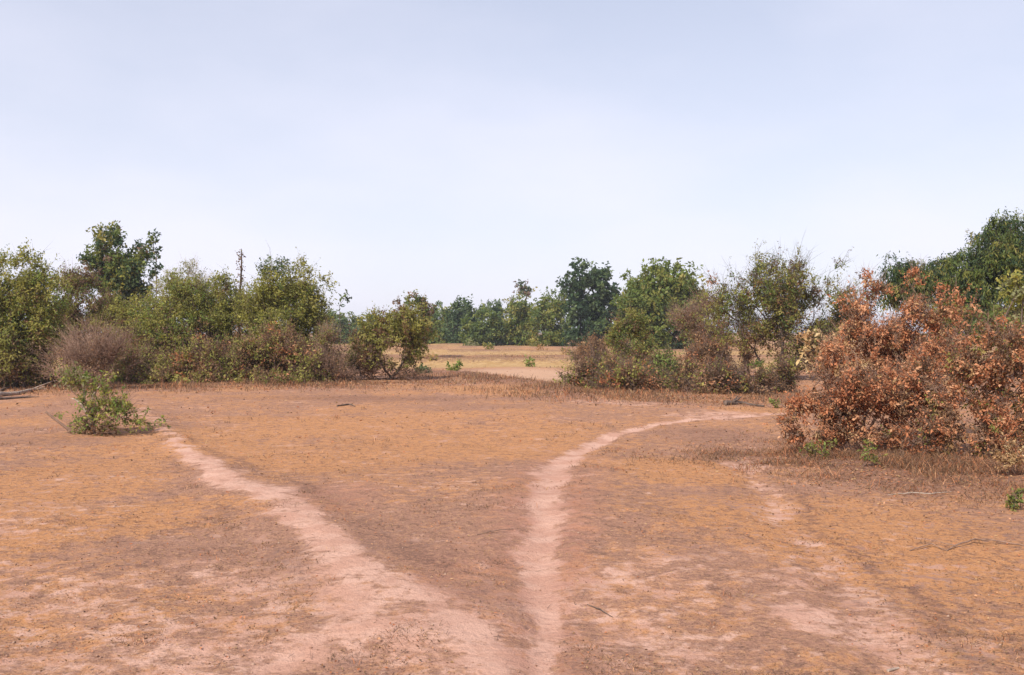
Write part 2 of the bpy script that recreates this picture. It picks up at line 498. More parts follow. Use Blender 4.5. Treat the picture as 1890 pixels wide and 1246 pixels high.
PAL = {
 'olive':  [(0.235, 0.235, 0.058), (0.285, 0.27, 0.072), (0.185, 0.19, 0.05), (0.32, 0.285, 0.085)],
 'yellow': [(0.33, 0.315, 0.076), (0.37, 0.34, 0.09), (0.26, 0.26, 0.064)],
 'green':  [(0.14, 0.185, 0.046), (0.175, 0.215, 0.056), (0.11, 0.15, 0.043), (0.215, 0.235, 0.062)],
 'fresh':  [(0.19, 0.25, 0.058), (0.25, 0.30, 0.08), (0.15, 0.20, 0.048)],
 'dark':   [(0.046, 0.084, 0.036), (0.062, 0.10, 0.042), (0.038, 0.068, 0.032), (0.085, 0.115, 0.046)],
 'blue':   [(0.125, 0.18, 0.072), (0.155, 0.205, 0.085), (0.10, 0.15, 0.064)],
 'brown':  [(0.22, 0.122, 0.066), (0.165, 0.095, 0.056), (0.27, 0.155, 0.08), (0.145, 0.095, 0.06)],
 'mauve':  [(0.21, 0.13, 0.092), (0.165, 0.105, 0.08), (0.25, 0.16, 0.11)],
 'rust':   [(0.47, 0.195, 0.095), (0.52, 0.24, 0.125), (0.37, 0.145, 0.07), (0.55, 0.30, 0.165), (0.43, 0.19, 0.09)],
 'straw':  [(0.40, 0.25, 0.12), (0.46, 0.30, 0.155), (0.32, 0.19, 0.09)],
 'cream':  [(0.52, 0.38, 0.19), (0.58, 0.45, 0.25), (0.44, 0.29, 0.14)],
 'pale':   [(0.28, 0.29, 0.14), (0.34, 0.33, 0.18), (0.24, 0.24, 0.11)],
}

def pick_colours(pal, n, g):
    """pal: dict palette -> weight"""
    names = list(pal); w = np.array([pal[k] for k in names], float); w /= w.sum()
    which = g.choice(len(names), n, p=w)
    c = np.zeros((n, 3))
    for i, nm in enumerate(names):
        m = which == i
        A_ = np.array(PAL[nm])
        c[m] = A_[g.integers(0, len(A_), m.sum())]
    return c

COUNT = {'leaf': 0}
def plant(name, label, cat, base, lobes, pal, D=None, leaf=(0.08, 0.04), cov=1.5, per=34, rc=0.30, stems=3, base_r=0.05,
          twig_r=0.004, up=0.35, droop=0.0, seed=1, bark=None, gap=0.42, depth=0.85, group=None, mat=None, low=None, twigs=4, spread=0.25, bare_twigs=0, min_z=0.05, shell=0.5, bend=0.12, sprays=0, spray_len=2.2):
    """base: photograph pixel of the foot (only x if D is given); lobes: (px, py, rx, ry[, coverage, palette]) of the crown at that distance.
    low: (fraction of height, palette) = lower leaves of another colour"""
    g = np.random.default_rng(seed)
    if D is None:
        bx, by = gpt(*base)
    else:
        bx, by = (base[0] - 945) / F * D, D
    S = by / F
    bz = float(terrain(bx, by))
    root = bpy.data.objects.new(name, None)
    root.empty_display_size = 0.3
    COL.objects.link(root)
    root.location = (bx, by, bz - 0.02)
    tag(root, label, cat, group)
    bark = bark or BARK
    # crown clumps, in coordinates relative to the foot
    cl_p, cl_c, cl_n, cl_o, cl_s = [], [], [], [], []
    cents = []
    leafA = leaf[0] * leaf[1] * 0.5
    cov = cov * 1.52; base_r = base_r * 0.7
    for L in lobes:
        px, py, rx, ry = L[:4]
        cv = (L[4] if len(L) > 4 and L[4] is not None else 1.0) * cov
        lp = L[5] if len(L) > 5 else pal
        c = np.array([(px - 945) * S - bx, g.normal(0, 0.22) * rx * S * depth, (HZ - py) * S + EYE - bz])
        R = np.array([rx, rx * depth, ry]) * S * 1.1
        cents.append((c, R))
        nleaf = cv * 2 * pi * R[0] * R[2] * 0.8 / leafA
        ncl = max(3, int(nleaf / per))
        pts = np.zeros((0, 3)); tries = 0
        while len(pts) < ncl and tries < 30:
            q = unit(g.normal(size=(ncl * 3, 3))) * (g.random((ncl * 3, 1)) ** shell)
            q = c + q * R * (0.9 + 0.25 * g.random((ncl * 3, 1)))
            fr = 1.3 / max(rc * 2.2, 0.05)
            keep = (vnoise(q[:, 0] * fr + seed * 7.3, q[:, 1] * fr, q[:, 2] * fr, seed) > gap) & (q[:, 2] > min_z)
            pts = np.concatenate([pts, q[keep]]); tries += 1
        pts = pts[:ncl]
        cl_p.append(pts)
        cl_o.append(unit((pts - c) / R))
        cl_n.append(np.maximum(1, g.poisson(nleaf / max(ncl, 1), len(pts))))
        cl_c.append(pick_colours(lp, len(pts), g))
        cl_s.append(np.full(len(pts), 1.0))
    Cp = np.concatenate(cl_p); Co = np.concatenate(cl_o); Cn = np.concatenate(cl_n); Cc = np.concatenate(cl_c)
    H = Cp[:, 2].max()
    if low is not None:
        zf = Cp[:, 2] / H + g.normal(0, 0.08, len(Cp))
        m = zf < low[0]
        Cc[m] = pick_colours(low[1], m.sum(), g)
    # skeleton: stems from the foot to the lobes, then every clump tied to the cheapest node
    nodes = [np.array([0., 0., -0.05])]; par = [-1]; plen = [0.0]
    order = sorted(range(len(cents)), key=lambda k: cents[k][0][2])
    foots = []
    for s in range(stems):
        a_ = 2 * pi * s / max(stems, 1) + g.random()
        r_ = (spread * g.random() ** 0.5) if stems > 1 else 0.0
        nodes.append(np.array([r_ * cos(a_), r_ * sin(a_), 0.0])); par.append(0); plen.append(0.0)
        foots.append(len(nodes) - 1)
    for k in order:
        c, R = cents[k]
        tip = c - np.array([0, 0, R[2] * 0.35])
        tip[2] = max(tip[2], 0.1)
        NN = np.array(nodes)
        cost = np.linalg.norm(NN - tip, axis=1) + 0.55 * np.array(plen)
        if k in order[:stems]:
            j = foots[order.index(k) % len(foots)]
        else:
            j = int(np.argmin(cost))
        p0 = nodes[j]
        Ls = np.linalg.norm(tip - p0)
        seg = max(2, int(Ls / 0.45)); seg = min(seg, 9)
        prev = j
        side = g.normal(0, 1, 3) * Ls * bend
        for t in range(1, seg + 1):
            f = t / seg
            p = p0 + (tip - p0) * f
            p = p + side * sin(pi * f) + g.normal(0, 0.02 * Ls, 3) * (f < 1)
            # rise first, spread later
            p[0] = p0[0] + (p[0] - p0[0]) * (f ** 0.35 if Ls > 0.6 else 1)
            p[2] = max(p[2], 0.03)
            nodes.append(p); par.append(prev)
            plen.append(plen[prev] + np.linalg.norm(p - nodes[prev])); prev = len(nodes) - 1
    nstem = len(nodes)
    NN = np.zeros((nstem + len(Cp) * 2, 3)); NN[:nstem] = nodes
    PL = np.zeros(len(NN)); PL[:nstem] = plen
    cnt = nstem
    base_nodes = NN[:nstem]
    dmin = np.min(np.linalg.norm(Cp[:, None] - base_nodes[None], axis=2), axis=1) if len(Cp) * nstem < 4e6 else np.linalg.norm(Cp, axis=1)
    for i in np.argsort(dmin):
        p = Cp[i]
        dd = NN[:cnt] - p
        cost = np.sqrt((dd * dd).sum(1)) * (1 + 0.6 * (NN[:cnt, 2] > p[2] + 0.05)) + 0.30 * PL[:cnt]
        j = int(np.argmin(cost))
        q = NN[j]
        Ls = np.linalg.norm(p - q)
        if Ls > rc * 0.8:
            m_ = (p + q) / 2 + g.normal(0, 0.10 * Ls, 3) + np.array([0, 0, 0.05 * Ls])
            NN[cnt] = m_; par.append(j); PL[cnt] = PL[j] + Ls * 0.5; j = cnt; cnt += 1
        NN[cnt] = p; par.append(j); PL[cnt] = PL[j] + Ls * 0.5; cnt += 1
    NN = NN[:cnt]; par = np.array(par)
    wgt = np.ones(cnt)
    for i in range(cnt - 1, 0, -1):
        wgt[par[i]] += wgt[i]
    rad = base_r * np.sqrt(wgt / max(wgt[1:nstem].max() if stems else wgt[0], 1)) 
    rad = np.maximum(rad, twig_r)
    e = np.arange(1, cnt); e = e[par[1:] >= 0]
    e = e[par[e] != 0] if stems > 0 else e
    thick = rad[e] > max(base_r * 0.30, twig_r * 1.6)
    def seg_mesh(idx, sides):
        r0 = np.minimum(rad[par[idx]], rad[idx] * 1.35)
        return tubes(NN[par[idx]], NN[idx] + unit(NN[idx] - NN[par[idx]]) * rad[idx][:, None] * 0.5, r0, rad[idx], sides)
    # which stem every node grows from
    own = np.zeros(cnt, int)
    for i in range(1, cnt):
        own[i] = i if par[i] == 0 else own[par[i]]
    # flare into the soil
    fi = np.array(foots)
    fr0 = np.array([max(rad[np.where(par == f_)[0]].max() if (par == f_).any() else rad[f_], twig_r) for f_ in foots])
    dn = NN[fi].copy(); dn[:, 2] -= 0.10
    te_ = e[thick]
    for k, f_ in enumerate(foots):
        idx = te_[own[te_] == f_]
        if len(idx) == 0 and stems > 1: continue
        tparts = [tubes(dn[[k]], NN[[f_]], fr0[[k]] * 1.35, fr0[[k]] * 1.05, 7)]
        if len(idx): tparts.append(seg_mesh(idx, 7))
        v, f = join(tparts)
        mesh_obj('trunk' if stems == 1 else 'stem', v, f, bark, root, smooth=True)
    bparts = []
    thin = e[~thick]
    if len(thin): bparts.append(seg_mesh(thin, 3))
    # twigs out of every clump
    nt = twigs
    td = unit(np.repeat(Co, nt, 0) * 0.7 + g.normal(0, 0.75, (len(Cp) * nt, 3)) + np.array([0, 0, up - droop]))
    tp = np.repeat(Cp, nt, 0)
    tl = rc * (0.6 + 0.8 * g.random(len(tp)))
    te = tp + td * tl[:, None] + np.array([0, 0, -0.35 * droop]) * tl[:, None]
    if by < 75: bparts.append(cones(tp, te, twig_r))
    if bare_twigs:
        k = g.integers(0, len(Cp), bare_twigs)
        bd = unit(unit(Cp[k] * [1, 1, .8]) * 1.0 + Co[k] * 0.3 + g.normal(0, 0.38, (bare_twigs, 3)) + np.array([0, 0, 0.15]))
        bl = rc * (1.2 + 2.2 * g.random(bare_twigs))
        mid = Cp[k] + bd * bl[:, None] * 0.5
        end = mid + unit(bd + g.normal(0, 0.35, (bare_twigs, 3))) * bl[:, None] * 0.5
        bparts.append(tubes(Cp[k], mid, np.full(bare_twigs, twig_r * 1.1), np.full(bare_twigs, twig_r * 0.8), 3))
        bparts.append(cones(mid, end, twig_r * 0.8))
        e2 = mid + unit(bd + g.normal(0, 0.8, (bare_twigs, 3))) * bl[:, None] * 0.35
        bparts.append(cones(mid, e2, twig_r * 0.7))
    if sprays:
        out_ = np.where((Co[:, 2] > -0.1))[0]
        k = out_[g.integers(0, len(out_), sprays)]
        sd_ = unit(Co[k] * 0.8 + g.normal(0, 0.45, (sprays, 3)) + np.array([0, 0, 0.75]))
        sl = rc * spray_len * (0.4 + 0.9 * g.random(sprays))
        a0 = Cp[k]; a1 = a0 + sd_ * (sl * .5)[:, None]
        a2 = a1 + unit(sd_ + g.normal(0, .25, (sprays, 3)) + [0, 0, -.12]) * (sl * .5)[:, None]
        bparts.append(tubes(a0, a1, np.full(sprays, twig_r * 1.2), np.full(sprays, twig_r * .9), 3))
        bparts.append(cones(a1, a2, twig_r * .9))
    v, f = join_any(bparts)
    tag(mesh_obj('branches', v, f, bark, root), kind='stuff')
    # leaves along the twigs
    ci = np.repeat(np.arange(len(Cp)), Cn)
    n = len(ci)
    ti = ci * nt + g.integers(0, nt, n)
    s_ = 0.1 + 0.95 * g.random((n, 1))
    pos = tp[ti] + (te[ti] - tp[ti]) * s_ + g.normal(0, rc * 0.16, (n, 3))
    pos[:, 2] = np.maximum(pos[:, 2], 0.03)
    ld = unit(td[ti] * 0.6 + g.normal(0, 0.7, (n, 3)) + np.array([0, 0, -0.15 - droop]))
    nr = unit(g.normal(0, 0.55, (n, 3)) + Co[ci] * 0.5 + np.array([0, 0, 0.5]))
    sz = 0.55 + 0.95 * g.random(n) ** 1.3
    ln = leaf[0] * sz * (0.85 + 0.3 * g.random(n)); wd = leaf[1] * sz * (0.75 + 0.5 * g.random(n))
    c = Cc[ci] * (0.85 + 0.4 * g.random((n, 1)))
    if sprays:
        m = sprays * 16
        si = np.repeat(np.arange(sprays), 16); t_ = g.random((m, 1)) * 2
        ps = np.where(t_ < 1, a0[si] + (a1 - a0)[si] * t_, a1[si] + (a2 - a1)[si] * (t_ - 1)) + g.normal(0, leaf[0] * .35, (m, 3))
        pos = np.concatenate([pos, ps]); ld = np.concatenate([ld, unit(sd_[si] * .6 + g.normal(0, .7, (m, 3)))])
        nr = np.concatenate([nr, unit(g.normal(0, .7, (m, 3)) + [0, 0, .5])])
        ln = np.concatenate([ln, leaf[0] * (.5 + .6 * g.random(m))]); wd = np.concatenate([wd, leaf[1] * (.5 + .6 * g.random(m))])
        c = np.concatenate([c, Cc[k][si] * (0.85 + 0.4 * g.random((m, 1)))]); n = len(pos)
    v, f = leaf_mesh(pos, ld, nr, ln, wd, g.normal(0.15, 0.3, n))
    odd = g.random(n) < 0.10
    c[odd] = pick_colours(pal if low is None else {**pal, **low[1]}, odd.sum(), g)
    tag(mesh_obj('crown', v, f, mat or LEAF, root, col={'tint': np.repeat(c, 4, 0)}), kind='stuff')
    COUNT['leaf'] += n
    return root

# ------------------------------------------------------------------ the left thicket
OL = {'olive': 5, 'yellow': 3.5, 'green': 1.6, 'fresh': 1, 'brown': .3}
DEAD = {'brown': 4, 'mauve': 1, 'olive': 3}
plant('leafy_bush', 'dense olive green bush cut off by the far left edge', 'bush', (30, 716),
      [(-50, 585, 60, 70), (10, 545, 70, 60), (70, 555, 48, 50), (40, 615, 75, 50), (45, 492, 22, 28, .55), (0, 500, 30, 28, .6), (85, 520, 18, 18, .5), (20, 660, 70, 40), (90, 610, 36, 44), ],
      OL, seed=11, sprays=110, stems=5, spread=0.7, base_r=0.07, low=(0.3, DEAD), bare_twigs=120)
plant('leafy_bush', 'grey brown half leafless bush left of the tall tree, twigs against the sky', 'bush', (132, 706),
      [(130, 545, 42, 40, .8), (150, 520, 22, 22, .5), (120, 600, 50, 45), (165, 570, 40, 35, .8)],
      {'mauve': 2, 'olive': 3, 'brown': 2, 'green': 1}, seed=12, sprays=60, D=37, stems=4, spread=0.5, bare_twigs=260, bark=BARKR)
plant('dry_bush', 'leafless mauve brown twig bush behind the small cut shrub', 'bush', (165, 722),
      [(165, 658, 56, 40, .3), (135, 680, 40, 28, .3), (200, 670, 36, 34, .3), (168, 628, 30, 20, .2)],
      {'mauve': 4, 'brown': 3}, seed=13, stems=7, spread=0.7, bare_twigs=1000, bark=BARKR, mat=DRYLEAF, leaf=(0.06, 0.03), rc=0.33, twigs=6, base_r=0.03)
plant('tall_tree', 'tall dark green tree rising above the thicket on the left', 'tree', (218, 690),
      [(203, 446, 34, 24), (192, 480, 30, 26), (228, 470, 30, 26), (190, 515, 30, 30), (232, 505, 42, 30), (250, 482, 22, 20, .8), (222, 545, 42, 28), (248, 530, 26, 32), (270, 487, 14, 16, .6), (200, 570, 40, 40), (180, 465, 18, 22), (245, 505, 30, 30), (215, 490, 36, 40), (255, 550, 22, 20)],
      {'green': 3, 'dark': 3, 'olive': 1.4, 'mauve': .7}, D=56, seed=14, sprays=30, stems=1, base_r=0.14, leaf=(0.17, 0.10), rc=0.42, bark=BARK, cov=1.5, gap=0.46)
plant('sapling', 'slender bare stemmed sapling with leaf tufts, right of the tall tree', 'tree', (288, 690),
      [(284, 440, 9, 8, 1.2), (290, 466, 7, 6, 1.2), (272, 455, 7, 7, .9), (286, 497, 10, 8, 1.2), (289, 520, 4, 4, .4)],
      {'dark': 3, 'green': 1}, D=54, seed=15, stems=1, base_r=0.045, leaf=(0.2, 0.11), rc=0.16, per=8, cov=1.2, bend=0.02)
plant('leafy_bush', 'yellowish olive bush below the tall tree', 'bush', (240, 700),
      [(225, 600, 45, 35), (265, 595, 38, 35), (200, 580, 30, 22, .7), (285, 630, 50, 45)], {'yellow': 2, 'olive': 4, 'brown': .6}, seed=16, sprays=60, D=37, stems=4, spread=0.6, low=(0.4, DEAD), bare_twigs=100)
plant('leafy_bush', 'wide olive green bush in the middle of the left thicket', 'bush', (330, 702),
      [(300, 590, 50, 42), (355, 560, 52, 42), (320, 630, 70, 45), (380, 610, 50, 45), (330, 540, 35, 25, .7), (300, 665, 60, 35)], OL, seed=17, sprays=110, D=35, stems=6, spread=0.8, low=(0.42, DEAD), bare_twigs=160)
plant('wispy_bush', 'pale wispy nearly leafless bush top above the left thicket', 'bush', (350, 695),
      [(352, 512, 34, 24, .22), (335, 530, 40, 25, .22), (378, 525, 28, 22, .22), (350, 560, 45, 40, .25)], {'pale': 4, 'olive': 1}, D=42, seed=18, stems=4, spread=0.4, bare_twigs=420, bark=BARKP, leaf=(0.08, 0.035), twig_r=0.003)
plant('leafy_bush', 'olive bush beside the bare pole, with brown dead undergrowth', 'bush', (430, 704),
      [(415, 560, 42, 40), (440, 600, 45, 42), (400, 650, 60, 40), (450, 650, 50, 40), (425, 535, 25, 20, .7)], OL, seed=19, sprays=90, D=36, stems=5, spread=0.7, low=(0.5, DEAD), bare_twigs=160)
plant('leafy_bush', 'tall yellow green bush at the right end of the left thicket', 'bush', (520, 704),
      [(515, 535, 48, 35), (545, 555, 45, 40), (480, 570, 42, 38), (525, 590, 60, 40), (570, 590, 35, 38), (515, 497, 20, 15, .8, {'green': 2, 'dark': 2}), (490, 508, 12, 10, .8, {'dark': 2}), (560, 503, 20, 14, .5), (578, 520, 14, 20, .45), (605, 522, 14, 8, .4),
       (520, 640, 75, 38, 1.0, DEAD), (480, 665, 60, 32, 1.0, DEAD), (560, 670, 55, 32, .9, DEAD)],
      {'yellow': 3, 'olive': 4, 'green': .8}, seed=20, sprays=120, D=34.5, stems=7, spread=0.9, base_r=0.06, bare_twigs=320)
plant('dry_bush', 'low brown leafless scrub at the right foot of the left thicket', 'bush', (600, 708),
      [(590, 668, 40, 28, .6), (622, 682, 32, 18, .6), (600, 640, 22, 22, .4, {'olive': 2, 'brown': 2})], {'brown': 4, 'mauve': 2}, seed=21, D=33, stems=5, spread=0.5, bare_twigs=700, bark=BARKR, mat=DRYLEAF, leaf=(0.06, 0.03), base_r=0.025)
plant('sapling', 'thin sapling with one small leaf tuft standing clear against the sky', 'tree', (628, 690),
      [(636, 548, 10, 7, .9), (626, 562, 6, 5, .5)], {'dark': 2, 'green': 2}, D=42, seed=22, stems=1, base_r=0.018, twig_r=0.004, leaf=(0.16, 0.08), rc=0.14, per=8, cov=0.8, bend=0.03)

und = [
 ('dark brown underbrush under the olive bush at the far left edge', (10, 716), 31.5, [(-30, 690, 60, 30), (30, 685, 50, 32), (80, 690, 40, 28)], {'brown': 2, 'olive': 4}),
 ('brown and olive underbrush below the yellowish olive bush', (245, 712), 34, [(235, 670, 40, 36), (275, 680, 42, 30), (210, 690, 34, 20)], {'brown': 3, 'olive': 4}),
 ('reddish brown underbrush below the wide olive bush', (345, 712), 33.5, [(325, 678, 44, 28), (380, 668, 40, 36), (350, 700, 70, 12), (300, 700, 30, 12, .7)], {'brown': 3, 'rust': .5, 'olive': 5}),
 ('dense dark brown underbrush below the bare pole', (440, 712), 33.5, [(425, 665, 46, 40), (470, 675, 46, 36), (440, 698, 55, 14)], {'brown': 3, 'rust': .4, 'olive': 4}),
 ('dense brown underbrush below the tall yellow green bush', (535, 712), 32.8, [(505, 650, 40, 46), (560, 670, 46, 34), (530, 695, 76, 16), (600, 698, 30, 12, .7)], {'brown': 4, 'rust': .6, 'olive': 3.5}),
]
for k, (lb, bp, D_, lo, pl) in enumerate(und):
    plant('underbrush', lb, 'bush', bp, lo, pl, D=D_, seed=200 + k, sprays=60, stems=6, spread=0.7, base_r=0.03, leaf=(0.08, 0.042), rc=0.28, twigs=5, bare_twigs=320, bark=BARKR, mat=DRYLEAF, group='underbrush of the left thicket', cov=1.3, gap=0.42)
# bare pole with vine remnants
def pole(label, px, D, top, lean):
    bx, by = (px - 945) / F * D, D
    bz = float(terrain(bx, by))
    root = bpy.data.objects.new('dead_trunk', None); COL.objects.link(root)
    root.location = (bx, by, bz); tag(root, label, 'tree trunk')
    Hh = (HZ - top) * D / F + EYE - bz
    t = np.linspace(0, 1, 15)
    P = np.stack([lean * t ** 1.5 + 0.03 * np.sin(t * 9), 0.02 * np.cos(t * 7), -0.1 + (Hh + .1) * t], 1)
    r = 0.06 * (1 - t) ** 0.6 + 0.012
    v, f = tubes(P[:-1], P[1:], r[:-1], r[1:], 8)
    mesh_obj('trunk', v, f, BARKD, root, smooth=True)
    g = np.random.default_rng(5)
    n = 420
    s = g.random(n) ** 0.8
    pos = np.stack([lean * s ** 1.5 + g.normal(0, .075, n), g.normal(0, .07, n), 0.4 + (Hh - .45) * s], 1)
    vv, ff = leaf_mesh(pos, g.normal(0, 1, (n, 3)) + [0, 0, -.6], g.normal(0, 1, (n, 3)), np.full(n, .09), np.full(n, .05))
    mesh_obj('vine_leaves', vv, ff, LEAF, root, col={'tint': np.repeat(pick_colours({'brown': 3, 'olive': 1, 'mauve': 2}, n, g), 4, 0)})
pole('bare upright pole like dead trunk sticking out of the left thicket', 441, 38, 459, 0.08)

# ------------------------------------------------------------------ centre: small trees and the far tree line
plant('small_tree', 'small leaning tree with brownish olive crown standing alone left of centre', 'tree', (722, 704),
      [(702, 603, 38, 22), (742, 600, 40, 26), (688, 632, 40, 22), (725, 628, 50, 24), (758, 625, 22, 28), (700, 655, 45, 18, .8, DEAD), (745, 655, 28, 20, .8, DEAD), (765, 580, 18, 14, .7)],
      {'olive': 4, 'brown': 1.6, 'yellow': 1}, seed=31, sprays=60, stems=2, spread=0.12, base_r=0.055, rc=0.25, bark=BARK, bare_twigs=160)
plant('dry_bush', 'low brown scrub under the small leaning tree', 'bush', (665, 705), [(670, 668, 30, 24, .5), (690, 682, 30, 14, .5), (655, 650, 14, 24, .6, {'green': 2, 'olive': 2}), (745, 695, 30, 10, .5)],
      {'brown': 4, 'mauve': 2}, D=34.5, seed=32, stems=5, spread=0.4, bare_twigs=500, bark=BARKR, mat=DRYLEAF, leaf=(0.06, 0.03), base_r=0.02)
plant('small_tree', 'olive tree behind the small leaning tree, with open twigs at its top', 'tree', (762, 660),
      [(758, 562, 20, 16), (770, 590, 24, 24), (785, 562, 8, 12, .35, {'brown': 2, 'mauve': 2}), (775, 620, 26, 20), (745, 585, 18, 18)], {'olive': 3, 'green': 2, 'brown': 1}, D=62, seed=33, sprays=25, stems=2, base_r=0.08, leaf=(0.17, 0.10), rc=0.35, bare_twigs=60)
FT = dict(leaf=(0.32, 0.19), rc=0.6, per=22, stems=1, base_r=0.16, twig_r=0.015, twigs=3, gap=0.36, cov=2.1, depth=0.9)
far = [
 ('rounded bluish green tree of the far tree line, left of the small leaning tree', 132, 612, [(600, 605, 22, 22), (615, 600, 20, 22), (605, 622, 26, 16)], {'blue': 2, 'green': 2}),
 ('low olive tree of the far tree line, second from the left thicket', 136, 645, [(640, 602, 20, 20), (655, 600, 16, 18), (645, 622, 24, 14)], {'green': 2, 'olive': 2}),
 ('darker low tree of the far tree line close left of the small leaning tree', 130, 682, [(676, 602, 18, 18), (690, 606, 20, 20), (672, 620, 22, 14)], {'blue': 3, 'dark': 1}),
 ('narrow grey green tree of the far tree line just right of the small leaning tree', 134, 802, [(803, 585, 18, 20), (800, 612, 24, 22)], {'blue': 2, 'green': 1}),
 ('pale green rounded tree in the far tree line left of the dark spreading one', 130, 828, [(826, 586, 16, 20), (824, 612, 20, 22)], {'green': 3, 'olive': 1}),
 ('dark spreading tree with shaded trunk side in the far tree line', 128, 858, [(852, 575, 24, 18), (868, 588, 22, 22), (848, 605, 24, 28)], {'blue': 2, 'dark': 2}),
 ('lighter domed tree in front of the dark spreading one in the far tree line', 122, 886, [(882, 600, 24, 24), (900, 608, 24, 22), (875, 618, 20, 16), (895, 590, 20, 16)], {'green': 3, 'blue': 1}),
 ('dark topped tree behind the lighter domed tree in the far tree line', 136, 912, [(908, 572, 18, 14), (920, 595, 16, 20), (912, 612, 24, 20)], {'blue': 2, 'dark': 1}),
 ('broad light olive tree beneath the thin leafy snag in the far tree line', 124, 955, [(960, 572, 28, 18), (945, 592, 26, 24), (975, 595, 26, 24), (955, 615, 30, 20)], {'olive': 2, 'green': 3}),
 ('light crowned tree left of the tall dark tree in the far tree line', 118, 1015, [(1022, 558, 24, 20), (1005, 582, 26, 24), (1035, 585, 26, 28), (1015, 612, 34, 22)], {'green': 4, 'olive': 1}),
 ('small tree filling the gap between the tall dark tree and the round green tree', 112, 1142, [(1140, 565, 16, 22), (1145, 600, 24, 32)], {'green': 2, 'blue': 2}),
]
for k, (lb, D_, bx_, lo, pl) in enumerate(far):
    lo = lo + [(bx_ - 10, 622, 20, 14), (bx_ + 12, 624, 20, 13)]
    plant('far_tree', lb, 'tree', (bx_, 0), lo, pl, D=D_, seed=40 + k, group='trees of the far tree line', **FT)
plant('thin_tree', 'thin brownish tree whose tuft pokes above the middle of the far tree line', 'tree', (970, 0), [(966, 530, 12, 10, .9), (972, 543, 14, 12, .7)], {'olive': 2, 'mauve': 1, 'dark': 2}, D=140, seed=55,
      leaf=(0.36, 0.2), rc=0.5, per=14, stems=1, base_r=0.14, twig_r=0.015, cov=1.3, group='trees of the far tree line')
plant('dark_tree', 'tall dark green tree standing above the far tree line right of centre', 'tree', (1086, 0),
      [(1080, 508, 26, 18), (1058, 526, 20, 14), (1112, 512, 16, 16), (1118, 540, 16, 18), (1088, 545, 34, 26), (1070, 575, 28, 26), (1105, 580, 30, 26), (1088, 612, 40, 24), (1065, 615, 24, 20), (1115, 615, 26, 20)],
      {'dark': 5, 'blue': 1}, D=108, seed=56, leaf=(0.36, 0.24), rc=0.62, per=26, stems=1, base_r=0.22, twig_r=0.015, cov=2.8, bark=BARKD, gap=0.34, shell=0.42)
plant('round_tree', 'broad rounded green tree right of the tall dark tree', 'tree', (1222, 0),
      [(1222, 512, 36, 24), (1185, 532, 32, 28), (1258, 525, 32, 28), (1275, 550, 22, 26), (1205, 560, 46, 32), (1250, 570, 42, 36), (1175, 585, 28, 30), (1215, 605, 54, 32), (1270, 600, 30, 30), (1180, 560, 36, 34), (1240, 632, 36, 20, 1.0, {'dark': 3}), (1200, 635, 30, 18)],  # lower right lobe gets darker leaves to paint in the crown's shaded side
      {'green': 5, 'olive': 2, 'fresh': 1.5}, D=84, seed=57, leaf=(0.27, 0.17), rc=0.55, per=26, stems=1, base_r=0.22, twig_r=0.012, cov=2.8, gap=0.30, shell=0.4)

# ------------------------------------------------------------------ the thicket right of centre
plant('small_tree', 'bushy green young tree standing in the brown scrub right of centre', 'tree', (1178, 704), [(1160, 600, 26, 28), (1175, 640, 28, 28), (1188, 668, 22, 20), (1150, 625, 22, 20)],
      {'green': 3, 'olive': 3, 'brown': .8}, D=39, seed=61, sprays=30, stems=2, spread=.15, base_r=0.05, rc=0.28, bare_twigs=60, low=(0.35, DEAD))
scr = [
 ('tan dry bush on the field edge, leftmost of the scrub right of centre', (1110, 680), 45, [(1108, 642, 38, 18, .6), (1090, 655, 30, 14, .6), (1140, 650, 26, 16, .6)], {'straw': 2, 'brown': 3}, 350),
 ('grey green and brown low scrub nearest the pale field', (1090, 722), 29.5, [(1090, 680, 30, 28, .7, {'olive': 2, 'brown': 2, 'mauve': 2}), (1075, 705, 40, 18, .6), (1125, 690, 36, 26, .7)], {'brown': 3, 'olive': 2, 'rust': .6}, 500),
 ('brown leafless scrub below the bushy young tree', (1165, 726), 28.5, [(1160, 695, 42, 26, .7), (1195, 705, 36, 20, .6), (1140, 712, 30, 14, .6)], {'brown': 3, 'olive': 1.5, 'rust': .8}, 500),
 ('low scrub with fresh green leaves amid brown twigs right of the bushy young tree', (1228, 722), 29.5, [(1222, 680, 22, 22, 1.0, {'fresh': 1, 'green': 3}), (1235, 700, 36, 24, .8, {'olive': 2, 'brown': 3}), (1262, 695, 26, 24, .7)], {'brown': 3, 'olive': 1}, 500),
 ('reddish tan dry bush left of the many stemmed tree', (1318, 700), 37, [(1320, 650, 42, 26, .7), (1290, 665, 34, 20, .7), (1355, 660, 30, 26, .7)], {'straw': 1, 'brown': 4, 'rust': 1}, 500),
 ('dense brown scrub below the reddish tan dry bush', (1310, 728), 28, [(1290, 698, 42, 24, .8), (1335, 702, 42, 24, .8), (1310, 715, 55, 12, .6)], {'brown': 4, 'olive': 1.2, 'mauve': 1, 'rust': .8}, 500),
 ('dark brown scrub at the foot of the many stemmed tree', (1395, 728), 28, [(1385, 705, 40, 20, .8), (1425, 708, 38, 18, .8), (1455, 700, 30, 24, .6)], {'brown': 4, 'olive': 1.2, 'mauve': 1}, 500),
]
for k, (lb, bp, D_, lo, pl, bt) in enumerate(scr):
    plant('scrub_bush', lb, 'bush', bp, lo, pl, D=D_, seed=70 + k, sprays=50, stems=6, spread=0.5, base_r=0.025, leaf=(0.07, 0.038), rc=0.26, twigs=5, bare_twigs=int(bt * .7), bark=BARK, mat=DRYLEAF, group='brown scrub right of centre', cov=1.9)
